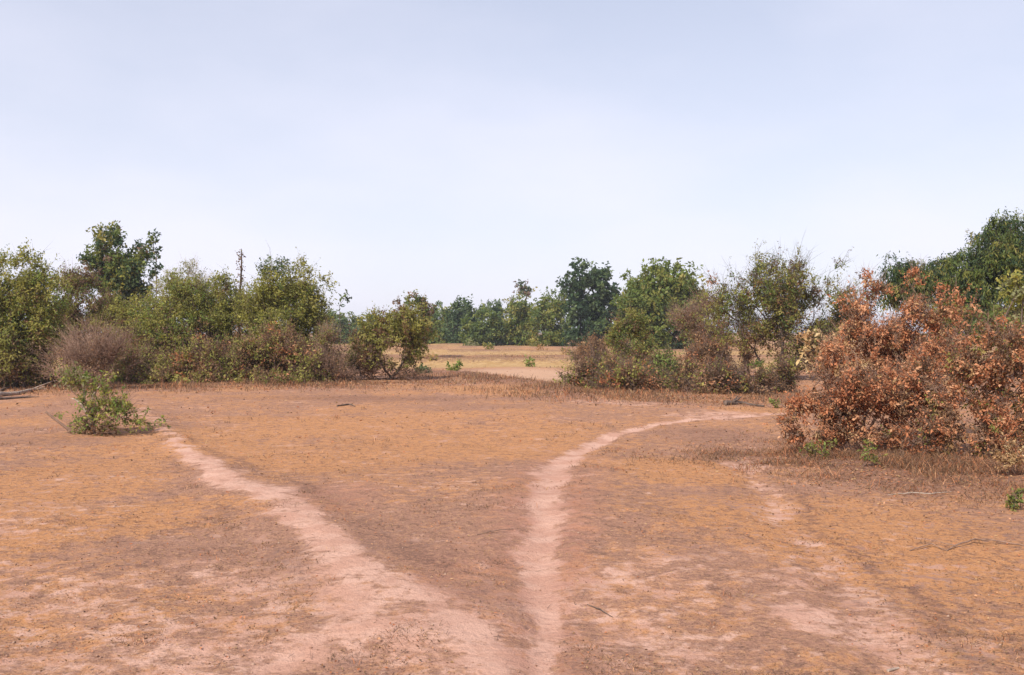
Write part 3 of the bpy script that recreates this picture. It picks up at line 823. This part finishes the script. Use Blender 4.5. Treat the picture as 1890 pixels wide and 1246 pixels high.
plant('multi_stem_tree', 'twiggy many stemmed tree with sparse brown and green leaves right of centre', 'tree', (1420, 706),
      [(1345, 565, 46, 34, .7), (1395, 530, 46, 34, .8), (1450, 530, 52, 38, .75), (1500, 540, 48, 40, .7), (1535, 570, 40, 34, .7), (1420, 580, 66, 34), (1365, 605, 50, 30, .8, {'brown': 3, 'olive': 2}), (1490, 595, 58, 36, .9),
       (1440, 628, 62, 28, .8, {'brown': 3, 'olive': 2}), (1535, 620, 40, 34, .7, {'brown': 3, 'olive': 2}), (1397, 490, 12, 18, .9, {'pale': 1, 'yellow': 2}), (1450, 485, 44, 20, .22), (1510, 495, 40, 20, .22), (1340, 530, 34, 18, .2, {'brown': 2, 'rust': 1}), (1500, 662, 40, 24, .4, {'brown': 3, 'olive': 1}), (1560, 540, 24, 24, .3), (1545, 585, 36, 40, .8, {'brown': 3, 'olive': 3}), (1515, 640, 44, 36, .8, {'brown': 4, 'olive': 2}), (1470, 660, 40, 26, .5, {'brown': 4, 'olive': 2})],
      {'olive': 3, 'green': 2, 'brown': 2.2, 'yellow': 1}, seed=81, sprays=90, spray_len=3.0, D=34, stems=5, spread=0.75, base_r=0.075, rc=0.32, bark=BARKD, bare_twigs=2000, cov=1.0, gap=0.46)
plant('dry_bush', 'brown twiggy small tree between the round green tree and the many stemmed tree', 'tree', (1312, 700), [(1310, 570, 36, 28, .5), (1290, 600, 40, 28, .55), (1330, 605, 34, 30, .6), (1265, 590, 26, 22, .4)],
      {'brown': 3, 'mauve': 2, 'olive': 1.6}, D=40, seed=82, stems=3, spread=.2, base_r=0.05, bare_twigs=800, bark=BARKR, rc=0.32, cov=1.2)
plant('leafy_shrub', 'bright green leafy shrub between the stems of the many stemmed tree', 'bush', (1432, 712), [(1428, 682, 22, 14), (1465, 690, 16, 16), (1405, 678, 14, 10)], {'fresh': 3, 'green': 2}, D=31, seed=83, stems=4, spread=.2, base_r=0.015, rc=0.16, cov=1.0, leaf=(0.09, 0.05))
plant('dry_sapling', 'young sapling with large pale yellow dry leaves left of the rust red bush', 'tree', (1508, 775),
      [(1492, 622, 22, 10, .8), (1488, 645, 14, 12, .6), (1530, 640, 22, 26, .7), (1548, 612, 10, 12, .6), (1508, 668, 14, 16, .5), (1540, 668, 14, 10, .5)],
      {'cream': 5, 'straw': 2}, D=18.5, seed=84, stems=2, spread=.06, base_r=0.018, rc=0.12, leaf=(0.085, 0.045), per=10, cov=1.0, mat=DRYLEAF, bark=BARKR)

# ------------------------------------------------------------------ right: rust bushes and the drooping tree
RU = {'rust': 8, 'brown': 2.2, 'straw': 1.0, 'mauve': .6}
RB = dict(leaf=(0.043, 0.024), rc=0.14, per=30, twig_r=0.0025, mat=DRYLEAF, bark=BARKR, gap=0.5, twigs=4, cov=1.1)
plant('rust_bush', 'tall bush of dry rust red leaves right of the many stemmed tree', 'bush', (1640, 815),
      [(1600, 585, 34, 46, .8), (1640, 585, 42, 40, .8), (1690, 605, 46, 38, .85), (1610, 640, 56, 46), (1680, 650, 60, 46), (1585, 520, 14, 26, .3), (1690, 478, 16, 26, .22), (1740, 625, 44, 36, .8), (1640, 525, 30, 26, .2),
       (1600, 720, 60, 50), (1690, 720, 60, 50), (1745, 565, 30, 34, .25), (1560, 610, 22, 36, .35), (1555, 550, 16, 20, .2), (1620, 535, 30, 20, .3), (1700, 545, 40, 28, .22), (1672, 500, 18, 20, .2), (1780, 580, 24, 24, .3)],
      RU, seed=91, sprays=110, D=15.5, stems=6, spread=0.45, base_r=0.035, bare_twigs=1500, **RB)
plant('rust_bush', 'low sprawling front bush of dry rust leaves beside the footpath bend', 'bush', (1560, 822),
      [(1560, 700, 56, 50), (1520, 760, 50, 40, .9), (1600, 740, 60, 50), (1650, 715, 56, 46), (1560, 650, 34, 30, .8), (1490, 775, 34, 34, .9), (1545, 760, 50, 44), (1640, 780, 52, 32, .9), (1510, 808, 40, 20, .9), (1580, 800, 50, 26, .9), (1660, 812, 50, 20, .8), (1500, 735, 18, 22, .35), (1520, 690, 18, 24, .35), (1470, 800, 16, 20, .5), (1540, 650, 20, 24, .4)],
      RU, seed=92, sprays=90, D=14.3, stems=7, spread=0.5, base_r=0.03, bare_twigs=900, **RB)
plant('rust_bush', 'dark centred bush of dry rust leaves at the right edge', 'bush', (1770, 835),
      [(1740, 700, 56, 50), (1800, 660, 56, 40), (1850, 640, 50, 40), (1760, 765, 64, 48), (1840, 720, 60, 56), (1880, 780, 56, 56), (1900, 680, 40, 50), (1700, 800, 46, 30, .9), (1820, 800, 50, 40, .9), (1750, 822, 50, 20, .8), (1830, 830, 50, 22, .8), (1890, 830, 44, 26, .8)],
      {'rust': 5, 'brown': 2.8, 'straw': 1.0, 'mauve': 1, 'olive': .9}, seed=93, sprays=110, D=13.6, stems=7, spread=0.5, base_r=0.035, bare_twigs=900, **RB)
plant('drooping_tree', 'large dark green drooping tree at the right edge behind the rust bushes', 'tree', (1790, 0),
      [(1860, 430, 40, 34), (1820, 465, 50, 36), (1770, 500, 46, 32), (1870, 490, 60, 50), (1720, 505, 50, 24, .9), (1690, 535, 46, 28, .7), (1690, 515, 60, 22, 1.0), (1650, 530, 40, 26, .8), (1660, 492, 40, 11, 1.2, {'dark': 3, 'blue': 1}), (1640, 480, 14, 5, .6, {'dark': 2, 'mauve': 2}), (1800, 550, 60, 46), (1870, 570, 60, 46), (1740, 545, 40, 30, .7), (1930, 480, 50, 60, .6), (1845, 400, 14, 10, .5)],
      {'green': 3, 'dark': 3, 'olive': 1}, D=36, seed=94, stems=2, spread=0.3, base_r=0.16, leaf=(0.12, 0.038), rc=0.34, per=42, droop=0.9, up=0.1, cov=2.0, gap=0.36, bark=BARKD)
plant('leafy_bush', 'low green and brown bush under the drooping tree behind the rust bushes', 'bush', (1800, 0), [(1760, 600, 60, 30), (1830, 610, 60, 30), (1700, 640, 60, 30), (1880, 620, 40, 40)], {'green': 2, 'olive': 2, 'brown': 2, 'rust': 1}, D=24, seed=95, sprays=40, stems=5, spread=.5, base_r=0.04, leaf=(0.09, 0.05), cov=1.3, bare_twigs=100)
plant('leafy_bush', 'yellow green leafy spray at the right edge in front of the drooping tree', 'bush', (1885, 0), [(1878, 520, 18, 36, .9), (1895, 560, 20, 40, .9), (1870, 500, 12, 14, .5)], {'yellow': 3, 'pale': 2}, D=22, seed=96, stems=3, spread=.15, base_r=0.03, leaf=(0.09, 0.05), rc=0.2, cov=1.1)

# ------------------------------------------------------------------ small shrub with cut stems on the left
def polytube(pts, radii, sides=8, cap=True):
    P = np.array(pts, float); r = np.array(radii, float)
    v, f = tubes(P[:-1], P[1:], r[:-1], r[1:], sides)
    return v, f
def cut_shrub():
    bx, by = gpt(178, 802); S = by / F; bz = float(terrain(bx, by))
    root = plant('cut_shrub', 'small lopped green shrub with cut stump standing alone on the left', 'bush', (178, 802),
        [(128, 690, 24, 13, .7, {'yellow': 2, 'pale': 2, 'fresh': 2}), (150, 700, 22, 16, .6, {'yellow': 2, 'pale': 2, 'fresh': 2}), (190, 700, 24, 12, .35), (125, 710, 10, 8, .6, {'pale': 3, 'cream': 1}), (165, 768, 24, 18, .5), (212, 755, 28, 22, .75), (205, 785, 36, 14, .4, {'brown': 2, 'olive': 2}), (260, 775, 18, 14, .4), (298, 778, 14, 8, .35), (140, 790, 18, 12, .4), (110, 770, 8, 6, .4), (188, 732, 22, 18, .5), (160, 740, 18, 16, .4), (225, 735, 12, 10, .4), (170, 790, 34, 12, .5, {'brown': 3, 'mauve': 1})],
        {'fresh': 4, 'green': 1, 'yellow': 5}, seed=101, stems=5, spread=0.12, base_r=0.018, sprays=26, leaf=(0.05, 0.027), rc=0.10, per=12, cov=1.35, twig_r=0.003, bare_twigs=420, bark=BARKR, gap=.4)
    g = np.random.default_rng(3)
    P = lambda px, py, d=0: ((px - 178) * S, d, (802 - py) * S)
    v, f = polytube([P(172, 808), P(170, 780), P(167, 752), P(168, 742)], [.045, .04, .036, .03])
    cap_v, cap_f = v[-8:], None
    o = mesh_obj('stump', v, f, BARKD, root, smooth=True)
    v, f = polytube([P(150, 806, -.05), P(128, 788, -.1), P(108, 771, -.14), P(92, 757, -.16)], [.026, .024, .02, .017])
    mesh_obj('cut_stem', v, f, BARKR, root, smooth=True)
    v1 = polytube([P(165, 770), P(150, 745), P(138, 735), P(130, 734)], [.022, .019, .014, .008], 6)
    v2 = polytube([P(150, 745), P(156, 728), P(152, 712), P(147, 700)], [.019, .018, .015, .010], 6)
    v3 = polytube([P(168, 770), P(170, 730), P(180, 715), P(188, 706)], [.018, .016, .012, .008], 6)
    v, f = join([v1, v2, v3])
    mesh_obj('pale_branch', v, f, BARKP, root, smooth=True)
cut_shrub()

# ------------------------------------------------------------------ little plants on the ground
plant('low_plant', 'small dark blue green plant on the bank left of centre', 'plant', (782, 693), [(782, 684, 12, 7), (776, 688, 9, 5)], {'blue': 3, 'dark': 1}, seed=111, stems=5, spread=.08, base_r=0.01, rc=0.09, leaf=(0.10, 0.05), per=10, cov=1.5)
plant('low_plant', 'small light green plant beside the pale field left of centre', 'plant', (838, 690), [(838, 676, 10, 10), (848, 668, 5, 7, .6)], {'fresh': 3}, seed=112, stems=5, spread=.08, base_r=0.01, rc=0.09, leaf=(0.10, 0.04), per=10, cov=1.2)
plant('low_plant', 'tiny green tuft beside the grey log at the path end', 'plant', (1432, 749), [(1432, 741, 8, 6)], {'fresh': 3, 'olive': 1}, seed=113, stems=4, spread=.05, base_r=0.006, rc=0.06, leaf=(0.06, 0.03), per=10, cov=1.2)
plant('low_plant', 'sparse green seedling below the low sprawling rust bush', 'plant', (1510, 846), [(1505, 830, 22, 12, .5), (1530, 822, 14, 10, .4)], {'olive': 3, 'fresh': 1}, seed=114, stems=5, spread=.1, base_r=0.006, rc=0.07, leaf=(0.045, 0.022), per=8, cov=.9)
plant('low_plant', 'upright green weed in the dry grass before the rust bushes', 'plant', (1592, 862), [(1608, 815, 8, 8, .7), (1612, 842, 12, 8, .6), (1598, 838, 10, 8, .4)], {'fresh': 2, 'olive': 2}, seed=115, stems=2, spread=.03, base_r=0.006, rc=0.05, leaf=(0.045, 0.02), per=8, cov=1.0)
plant('dry_weed', 'tan plumed dry weed at the right edge below the rust bushes', 'plant', (1868, 880), [(1862, 822, 10, 12), (1850, 838, 14, 8), (1876, 842, 14, 12), (1858, 850, 16, 10, .6)], {'straw': 3, 'cream': 1, 'rust': 1}, seed=116, stems=6, spread=.08, base_r=0.006, rc=0.05, leaf=(0.03, 0.012), per=20, cov=1.6, mat=DRYLEAF, bark=BARKR)
plant('low_plant', 'small dark green weed at the right edge on the dry grass', 'plant', (1872, 940), [(1872, 925, 14, 14), (1885, 915, 10, 12, .7)], {'green': 2, 'olive': 2}, seed=117, stems=4, spread=.05, base_r=0.006, rc=0.05, leaf=(0.04, 0.02), per=10, cov=1.0)
g_ = np.random.default_rng(77)
for k, (px, py) in enumerate([(800, 672), (900, 646), (1000, 650), (976, 678), (1045, 655), (870, 640), (985, 641)]):
    lab = ['straw tuft beside the small light green plant', 'olive weed on the far field bank under the dark topped tree', 'straw weed on the far bank under the light crowned tree', 'thin green weed on the bank behind the pale field',
           'tan weed clump at the field edge below the tall dark tree', 'pale green weed at the far field end under the dark spreading tree', 'low olive weed at the far field end under the broad light tree'][k]
    plant('field_weed', lab, 'plant', (px, py), [(px, py - 7, 9, 6, .8), (px + 7, py - 4, 6, 4, .7)], [{'straw': 3, 'olive': 1}, {'olive': 3}, {'straw': 3}, {'fresh': 2, 'olive': 1}, {'straw': 2, 'olive': 1}, {'pale': 2, 'green': 1}, {'olive': 2}][k],
          seed=120 + k, stems=4, spread=.2, base_r=0.012, rc=0.2, leaf=(0.2, 0.07), per=8, cov=1.1, group='weeds on the far field banks')

# ------------------------------------------------------------------ dead wood lying about
def stick(name, label, pts, radii, mat, cat='branch', lift=0.0, forks=(), group=None):
    """pts: photograph pixels on the ground"""
    W = []
    for i, (px, py) in enumerate(pts):
        x, y = gpt(px, py); W.append((x, y, float(terrain(x, y)) + radii[i] * 0.8 + lift * sin(pi * i / (len(pts) - 1))))
    W = np.array(W); o0 = W[0].copy()
    g = np.random.default_rng(abs(int(pts[0][0])))
    t = np.linspace(0, len(pts) - 1, len(pts) * 4 - 3)
    P = np.stack([np.interp(t, range(len(pts)), W[:, k]) for k in range(3)], 1) - o0
    R = np.interp(t, range(len(pts)), radii)
    L = np.linalg.norm(P[-1] - P[0])
    P[1:-1] += g.normal(0, L * 0.008, (len(P) - 2, 3)) * [1, 1, .4]
    parts = [tubes(P[:-1], P[1:], R[:-1], R[1:], 7)]
    # closed cut ends
    for e_, d_ in ((0, -1), (-1, 1)):
        dr = unit((P[0] - P[1]) if e_ == 0 else (P[-1] - P[-2]))
        parts.append(tubes(P[[e_]], P[[e_]] + dr * R[e_] * 0.25, R[[e_]], R[[e_]] * 0.05, 7))
    for (ti_, dx, dy, dz_, r) in forks:
        p = P[int(ti_ * (len(P) - 1))]
        q = p + np.array([dx, dy, dz_]); m = (p + q) / 2 + g.normal(0, .03, 3) * np.linalg.norm(q - p)
        parts.append(tubes(np.array([p, m]), np.array([m, q]), np.array([r, r * .75]), np.array([r * .75, r * .3]), 5))
    v, f = join(parts)
    o = mesh_obj(name, v, f, mat, smooth=True)
    o.location = o0
    return tag(o, label, cat, group)
stick('fallen_branch', 'pale fallen branch on the ground at the far left edge', [(-30, 737), (30, 730), (70, 722), (95, 718)], [.06, .05, .035, .015], BARKP, forks=[(.5, .5, .5, .25, .02), (.7, .4, -.3, .1, .015)])
stick('fallen_branch', 'thinner dark fallen branch in front of the pale one at the far left', [(-20, 742), (40, 738), (72, 736)], [.035, .03, .012], BARK, forks=[(.6, .35, -.2, .08, .012)])
stick('leaning_branch', 'grey branch leaning up into the dark bush at the far left', [(0, 724), (24, 712), (34, 706)], [.04, .03, .015], BARK, lift=0.0, forks=[(.4, .35, .3, .9, .022), (.5, .5, .2, .8, .018)])
stick('fallen_log', 'grey weathered log lying at the end of the footpath', [(1338, 746), (1352, 745), (1372, 744), (1392, 745)], [.065, .055, .04, .02], BARK, 'log', forks=[(.4, .15, .1, .16, .04), (.3, .3, .15, .14, .035)])
stick('dark_stick', 'short black stick right of the grey weathered log', [(1384, 746), (1412, 747)], [.03, .02], BARKD)
stick('dark_stick', 'short black stick beside the front rust bush', [(1446, 749), (1466, 750)], [.03, .02], BARKD)
stick('dark_stick', 'dark stick lying before the left thicket on open grass', [(622, 752), (645, 750), (655, 752)], [.018, .02, .01], BARK)
stick('thin_twig', 'long pale forked twig on the dry grass at the right edge', [(1748, 1018), (1770, 1010), (1800, 1003), (1840, 1002), (1900, 1008)], [.005, .006, .007, .007, .005], BARKR, forks=[(.2, -.12, .1, .02, .005), (.5, .1, -.2, .03, .004)], lift=.03)
stick('thin_twig', 'thin pale twig lying below the rust bushes on the right', [(1640, 912), (1680, 910), (1720, 911), (1760, 906)], [.004, .006, .006, .003], BARKP, lift=.02)
stick('thin_twig', 'thin grey twig lying left of the long forked twig on the right', [(1680, 1018), (1720, 1012), (1750, 1018)], [.004, .005, .003], BARKR, lift=.02)
stick('thin_twig', 'thin brown twig just left of the footpath in the foreground', [(880, 1003), (915, 997), (948, 990)], [.003, .004, .002], BARKR, lift=.015)
stick('thin_twig', 'dark thin twig right of the footpath in the near foreground', [(1084, 1128), (1108, 1138), (1132, 1147)], [.003, .004, .002], BARK, lift=.01)
stick('thin_twig', 'pale chip of wood at the bottom edge on the right', [(1640, 1240), (1660, 1234)], [.008, .006], BARKP)

# ------------------------------------------------------------------ ground cover: dry grass, tall weeds, leaf litter
def masks_at(x, y):
    w1 = x + (fbm(x * 1.3, y * 1.3, 41, 3) - 0.5) * 0.5
    w2 = y + (fbm(x * 1.3, y * 1.3, 51, 3) - 0.5) * 0.5 * np.clip(y / 8, 1, 4)
    a_, _ = dline(PATH_BUND, w1, w2); b_, _ = dline(PATH_LEFT, w1, w2); c_, _ = dline(PATH_MAIN, x + (fbm(x * 2.6, y * 1.6, 43, 3) - 0.5) * 0.22, y)
    return np.minimum(np.minimum(a_, b_), c_)

def blades(name, label, x, y, hgt, wid, pal, nb, spread, lean=0.5, seed=0):
    g = np.random.default_rng(seed)
    n = len(x)
    z = terrain(x, y)
    X = np.repeat(x, nb) + g.normal(0, 1, n * nb) * np.repeat(spread, nb)
    Y = np.repeat(y, nb) + g.normal(0, 1, n * nb) * np.repeat(spread, nb)
    Z = np.repeat(z, nb) - 0.012
    Hh = np.repeat(hgt, nb) * (0.5 + 0.8 * g.random(n * nb)); W = np.repeat(wid, nb)
    b = np.stack([X, Y, Z], 1)
    an = g.random(n * nb) * 2 * pi
    sd = np.stack([np.cos(an), np.sin(an), np.zeros_like(an)], 1)
    le = g.normal(0, lean, (n * nb, 3)); le[:, 2] = 0
    mid = b + (np.array([0, 0, 0.6]) + le * 0.35) * Hh[:, None]
    tip = b + (np.array([0, 0, 0.95]) + le) * Hh[:, None] - np.array([0, 0, 0.2]) * (np.linalg.norm(le, axis=1) * Hh)[:, None]
    tip[:, 2] = np.maximum(tip[:, 2], Z + 0.016)
    V = np.stack([b - sd * W[:, None] * .5, b + sd * W[:, None] * .5, mid + sd * W[:, None] * .4, mid - sd * W[:, None] * .4, tip], 1).reshape(-1, 3)
    k = (np.arange(n * nb) * 5)[:, None]
    Fq = k + np.array([[0, 1, 2, 3]]); Ft = k + np.array([[3, 2, 4]])
    c = np.repeat(pick_colours(pal, n, g), nb, 0) * (0.75 + 0.5 * g.random((n * nb, 1)))
    o = mesh_obj(name, V, [Fq, Ft], GRASS, col={'tint': np.repeat(c, 5, 0)})
    return tag(o, label, 'grass', kind='stuff')

g = np.random.default_rng(99)
# short grass over the open ground, denser near the viewer
N = 30000
py = HZ + 42 + (720 - 42 + 60) * g.random(N) ** 0.9
px = -140 + 2170 * g.random(N)
d = EYE * F / (py - HZ)
x, y = (px - 945) / F * d, d
dm = masks_at(x, y)
patchy = fbm(x * 0.9, y * 0.9, 81, 3)
keep = (dm > 0.9 + 0.5 * g.random(N)) & (patchy + 0.25 * g.random(N) > 0.50)
x, y = x[keep], y[keep]
sc = np.clip(y / 9, 0.8, 3.2)
blades('short_dry_grass', 'short dry straw and brown grass covering the open ground', x, y, 0.017 * sc ** 0.8 * (0.6 + 0.8 * g.random(len(x))), 0.0032 * sc, {'straw': 5, 'brown': 1.5, 'mauve': 1.5, 'rust': 3}, 3, 0.05 * sc, 1.9, 1)

# scattered tussocks, thickest where the ground is dark with old grass
N = 60000
py = HZ + 110 + 640 * g.random(N); px = -140 + 2170 * g.random(N)
d = EYE * F / (py - HZ); x, y = (px - 945) / F * d, d
w = fbm(x * 1.5, y * 1.5, 13, 4)
bd_, bs_ = dline(BANK_LINE, x, y)
w = w + 0.07 * np.exp(-((bd_ - 1.05) / .45) ** 2) + 0.05 * (px > 1500) - 0.1 * sstep(1.6, .6, masks_at(x, y))
k = w > 0.615 + 0.05 * g.random(N)
x, y = x[k][:4200], y[k][:4200]
blades('dry_tussocks', 'small dark tussocks of old dry grass scattered over the ground', x, y, 0.035 * (0.3 + 1.2 * g.random(len(x)) ** 2) * np.clip(y / 8, 1, 2.2), 0.004 * np.clip(y / 8, .8, 2.2), {'brown': 5, 'mauve': 2.5, 'rust': 1.5, 'straw': 1}, 6, 0.03 * np.clip(y / 8, .8, 2.5), 1.3, 6)
# taller brown weeds along the feet of the thickets
def band(poly, n, jit):
    P = np.array([gpt(*p) for p in poly])
    L = np.concatenate([[0], np.cumsum(np.hypot(*np.diff(P, axis=0).T))])
    t = g.random(n) * L[-1]
    return np.interp(t, L, P[:, 0]) + g.normal(0, jit, n), np.interp(t, L, P[:, 1]) + g.normal(0, jit * 1.0, n)
bx1, by1 = band([(-60, 718), (120, 716), (230, 712), (330, 708), (520, 708), (640, 712), (760, 708)], 6600, 1.9)
bx2, by2 = band([(1050, 725), (1150, 730), (1300, 732), (1460, 732)], 3600, 1.4)
bx5, by5 = band([(560, 672), (800, 671.5), (960, 671), (1080, 671), (1300, 671)], 1500, 0.7)
bx3, by3 = band([(780, 694), (880, 702), (1000, 722), (1060, 735)], 1500, 0.8)
x = np.concatenate([bx1, bx2, bx3, bx5]); y = np.concatenate([by1, by2, by3, by5])
blades('tall_dry_grass', 'knee high brown dry grass along the feet of the thickets', x, y, 0.25 * (0.25 + 1.0 * g.random(len(x)) ** 2) * np.clip(0.3 + 1.6 * (fbm(x * .6, y * .6, 23, 3) - .3), .2, 1.2), np.full(len(x), 0.012), {'brown': 5, 'mauve': 2, 'straw': .5, 'rust': 1.4}, 4, np.full(len(x), 0.16), 0.7, 2)
bx4, by4 = band([(1460, 830), (1600, 852), (1750, 868), (1920, 890)], 6500, 0.95)
kk = fbm(bx4 * 1.4, by4 * 1.4, 17, 3) > 0.45 + 0.1 * g.random(len(bx4)); bx4, by4 = bx4[kk], by4[kk]
blades('dry_weeds', 'tangled brown dry weeds below the rust bushes', bx4, by4, 0.15 * (0.2 + 1.0 * g.random(len(bx4)) ** 2), np.full(len(bx4), 0.006), {'brown': 5, 'rust': 2, 'mauve': 2}, 6, np.full(len(bx4), 0.09), 1.2, 3)
fx = g.uniform(-45, 45, 26000); fy = 46 + 95 * g.random(26000) ** 1.2
fw = (fbm(fx * 0.06, fy * 0.0 + 5, 31, 3) - 0.5) * 7
ok = np.ones(len(fx), bool)
for yb, ph, hgt in BUNDS:
    ok &= np.abs(fy + fw - yb + 1.5 * np.sin(fx * 0.05 + ph)) > 1.6
ok &= patch(960, 694, 150, 17, fx, fy) > 1.0
ok &= fbm(fx * .12, fy * .12, 19, 3) > 0.40
fx, fy = fx[ok][:9000], fy[ok][:9000]
blades('field_stubble', 'cut dry stubble standing in the far fields', fx, fy, 0.12 * (0.5 + 0.8 * g.random(len(fx))), np.full(len(fx), 0.03), {'straw': 5, 'brown': 2, 'olive': .8}, 3, np.full(len(fx), 0.2), 0.5, 4)

def litter(name, label, x, y, size, pal, seed):
    g = np.random.default_rng(seed)
    n = len(x)
    pos = np.stack([x, y, terrain(x, y) + 0.006 + 0.012 * g.random(n)], 1)
    dr = g.normal(0, 1, (n, 3)) * [1, 1, .25]; nr = g.normal(0, .45, (n, 3)) + [0, 0, 1]
    v, f = leaf_mesh(pos, dr, nr, size * (.6 + .8 * g.random(n)), size * .55 * (.6 + .8 * g.random(n)))
    o = mesh_obj(name, v, f, DRYLEAF, col={'tint': np.repeat(pick_colours(pal, n, g) * (.7 + .5 * g.random((n, 1))), 4, 0)})
    return tag(o, label, 'leaves', kind='stuff')
N = 14000
py = HZ + 60 + 700 * g.random(N); px = -140 + 2170 * g.random(N)
d = EYE * F / (py - HZ); x, y = (px - 945) / F * d, d
keep = (fbm(x * 0.7, y * 0.7, 91, 3) + 0.3 * g.random(N) > 0.62) & (masks_at(x, y) > 1.0)
lx, ly = band([(1480, 830), (1600, 850), (1780, 880), (1900, 920)], 7000, 1.1)
lx2, ly2 = band([(-60, 722), (230, 716), (520, 713), (760, 712)], 2600, 1.6)
lx3, ly3 = band([(1050, 730), (1300, 738), (1460, 738)], 1600, 1.2)
x = np.concatenate([x[keep], lx, lx2, lx3]); y = np.concatenate([y[keep], ly, ly2, ly3])
litter('leaf_litter', 'fallen brown leaves scattered over the dry ground', x, y, np.clip(0.022 * y / 8, 0.018, 0.08), {'brown': 3, 'rust': 4, 'mauve': 2, 'straw': 2}, 5)

# pebbles and broken twigs
n = 1500
py = HZ + 200 + 560 * g.random(n); px = -140 + 2170 * g.random(n)
d = EYE * F / (py - HZ); x, y = (px - 945) / F * d, d
r = 0.004 + 0.009 * g.random(n) ** 4
oc = np.array([(1, 0, 0), (0, 1, 0), (-1, 0, 0), (0, -1, 0), (0, 0, 1), (0, 0, -1)], float)
V = np.stack([x, y, terrain(x, y) + r * .25], 1)[:, None] + oc[None] * (r[:, None] * (0.7 + 0.6 * g.random((n, 6))))[:, :, None] * [1, 1, .7]
Fo = np.array([[0, 1, 4], [1, 2, 4], [2, 3, 4], [3, 0, 4], [1, 0, 5], [2, 1, 5], [3, 2, 5], [0, 3, 5]])
Fa = (np.arange(n) * 6)[:, None, None] + Fo[None]
tag(mesh_obj('pebbles', V.reshape(-1, 3), Fa.reshape(-1, 3), DRYLEAF, col={'tint': np.repeat(np.array([(0.42, .25, .18), (.52, .35, .26), (.34, .19, .13)])[g.integers(0, 3, n)], 6, 0)}), 'small reddish pebbles and clods lying on the earth', 'pebbles', kind='stuff')
n = 700
py = HZ + 130 + 600 * g.random(n) ; px = np.where(g.random(n) < .45, 1450 + 480 * g.random(n), -140 + 2170 * g.random(n))
d = EYE * F / (py - HZ); x, y = (px - 945) / F * d, d
an = g.random(n) * 2 * pi; ln = (0.03 + 0.14 * g.random(n) ** 2) * np.clip(y / 8, .8, 2)
x1, y1 = x + np.cos(an) * ln, y + np.sin(an) * ln
v, f = cones(np.stack([x, y, terrain(x, y) + .006], 1), np.stack([x1, y1, terrain(x1, y1) + .008 + .02 * g.random(n)], 1), (0.0022 * np.clip(y / 8, .8, 2))[:, None])
tag(mesh_obj('twig_litter', v, f, BARKR), 'short broken twigs scattered over the dry ground', 'twigs', kind='stuff')

# ------------------------------------------------------------------ haze
def haze(density):
    X, Y0, Y1, Z0, Z1 = 1650, -1000, 2100, -1.5, 15
    v = np.array([(x, y, z) for z in (Z0, Z1) for y in (Y0, Y1) for x in (-X, X)], float)
    f = np.array([[0, 2, 3, 1], [4, 5, 7, 6], [0, 1, 5, 4], [2, 6, 7, 3], [0, 4, 6, 2], [1, 3, 7, 5]])
    m, n, l, o = new_mat('haze_air')
    pv = n.new('ShaderNodeVolumePrincipled')
    pv.inputs['Color'].default_value = (0.86, 0.89, 0.97, 1)
    pv.inputs['Density'].default_value = density
    pv.inputs['Anisotropy'].default_value = 0.2
    l.new(pv.outputs['Volume'], o.inputs['Volume'])
    h = mesh_obj('haze', v, f, m)
    tag(h, 'pale dry season haze in the air', 'haze', kind='stuff')
haze(0.0005)

scene.cycles.max_bounces = 6
scene.cycles.diffuse_bounces = 3
scene.cycles.transmission_bounces = 4
scene.cycles.volume_bounces = 0
print('leaves', COUNT['leaf'], 'tris', sum(len(o.data.polygons) for o in bpy.data.objects if o.type == 'MESH'))
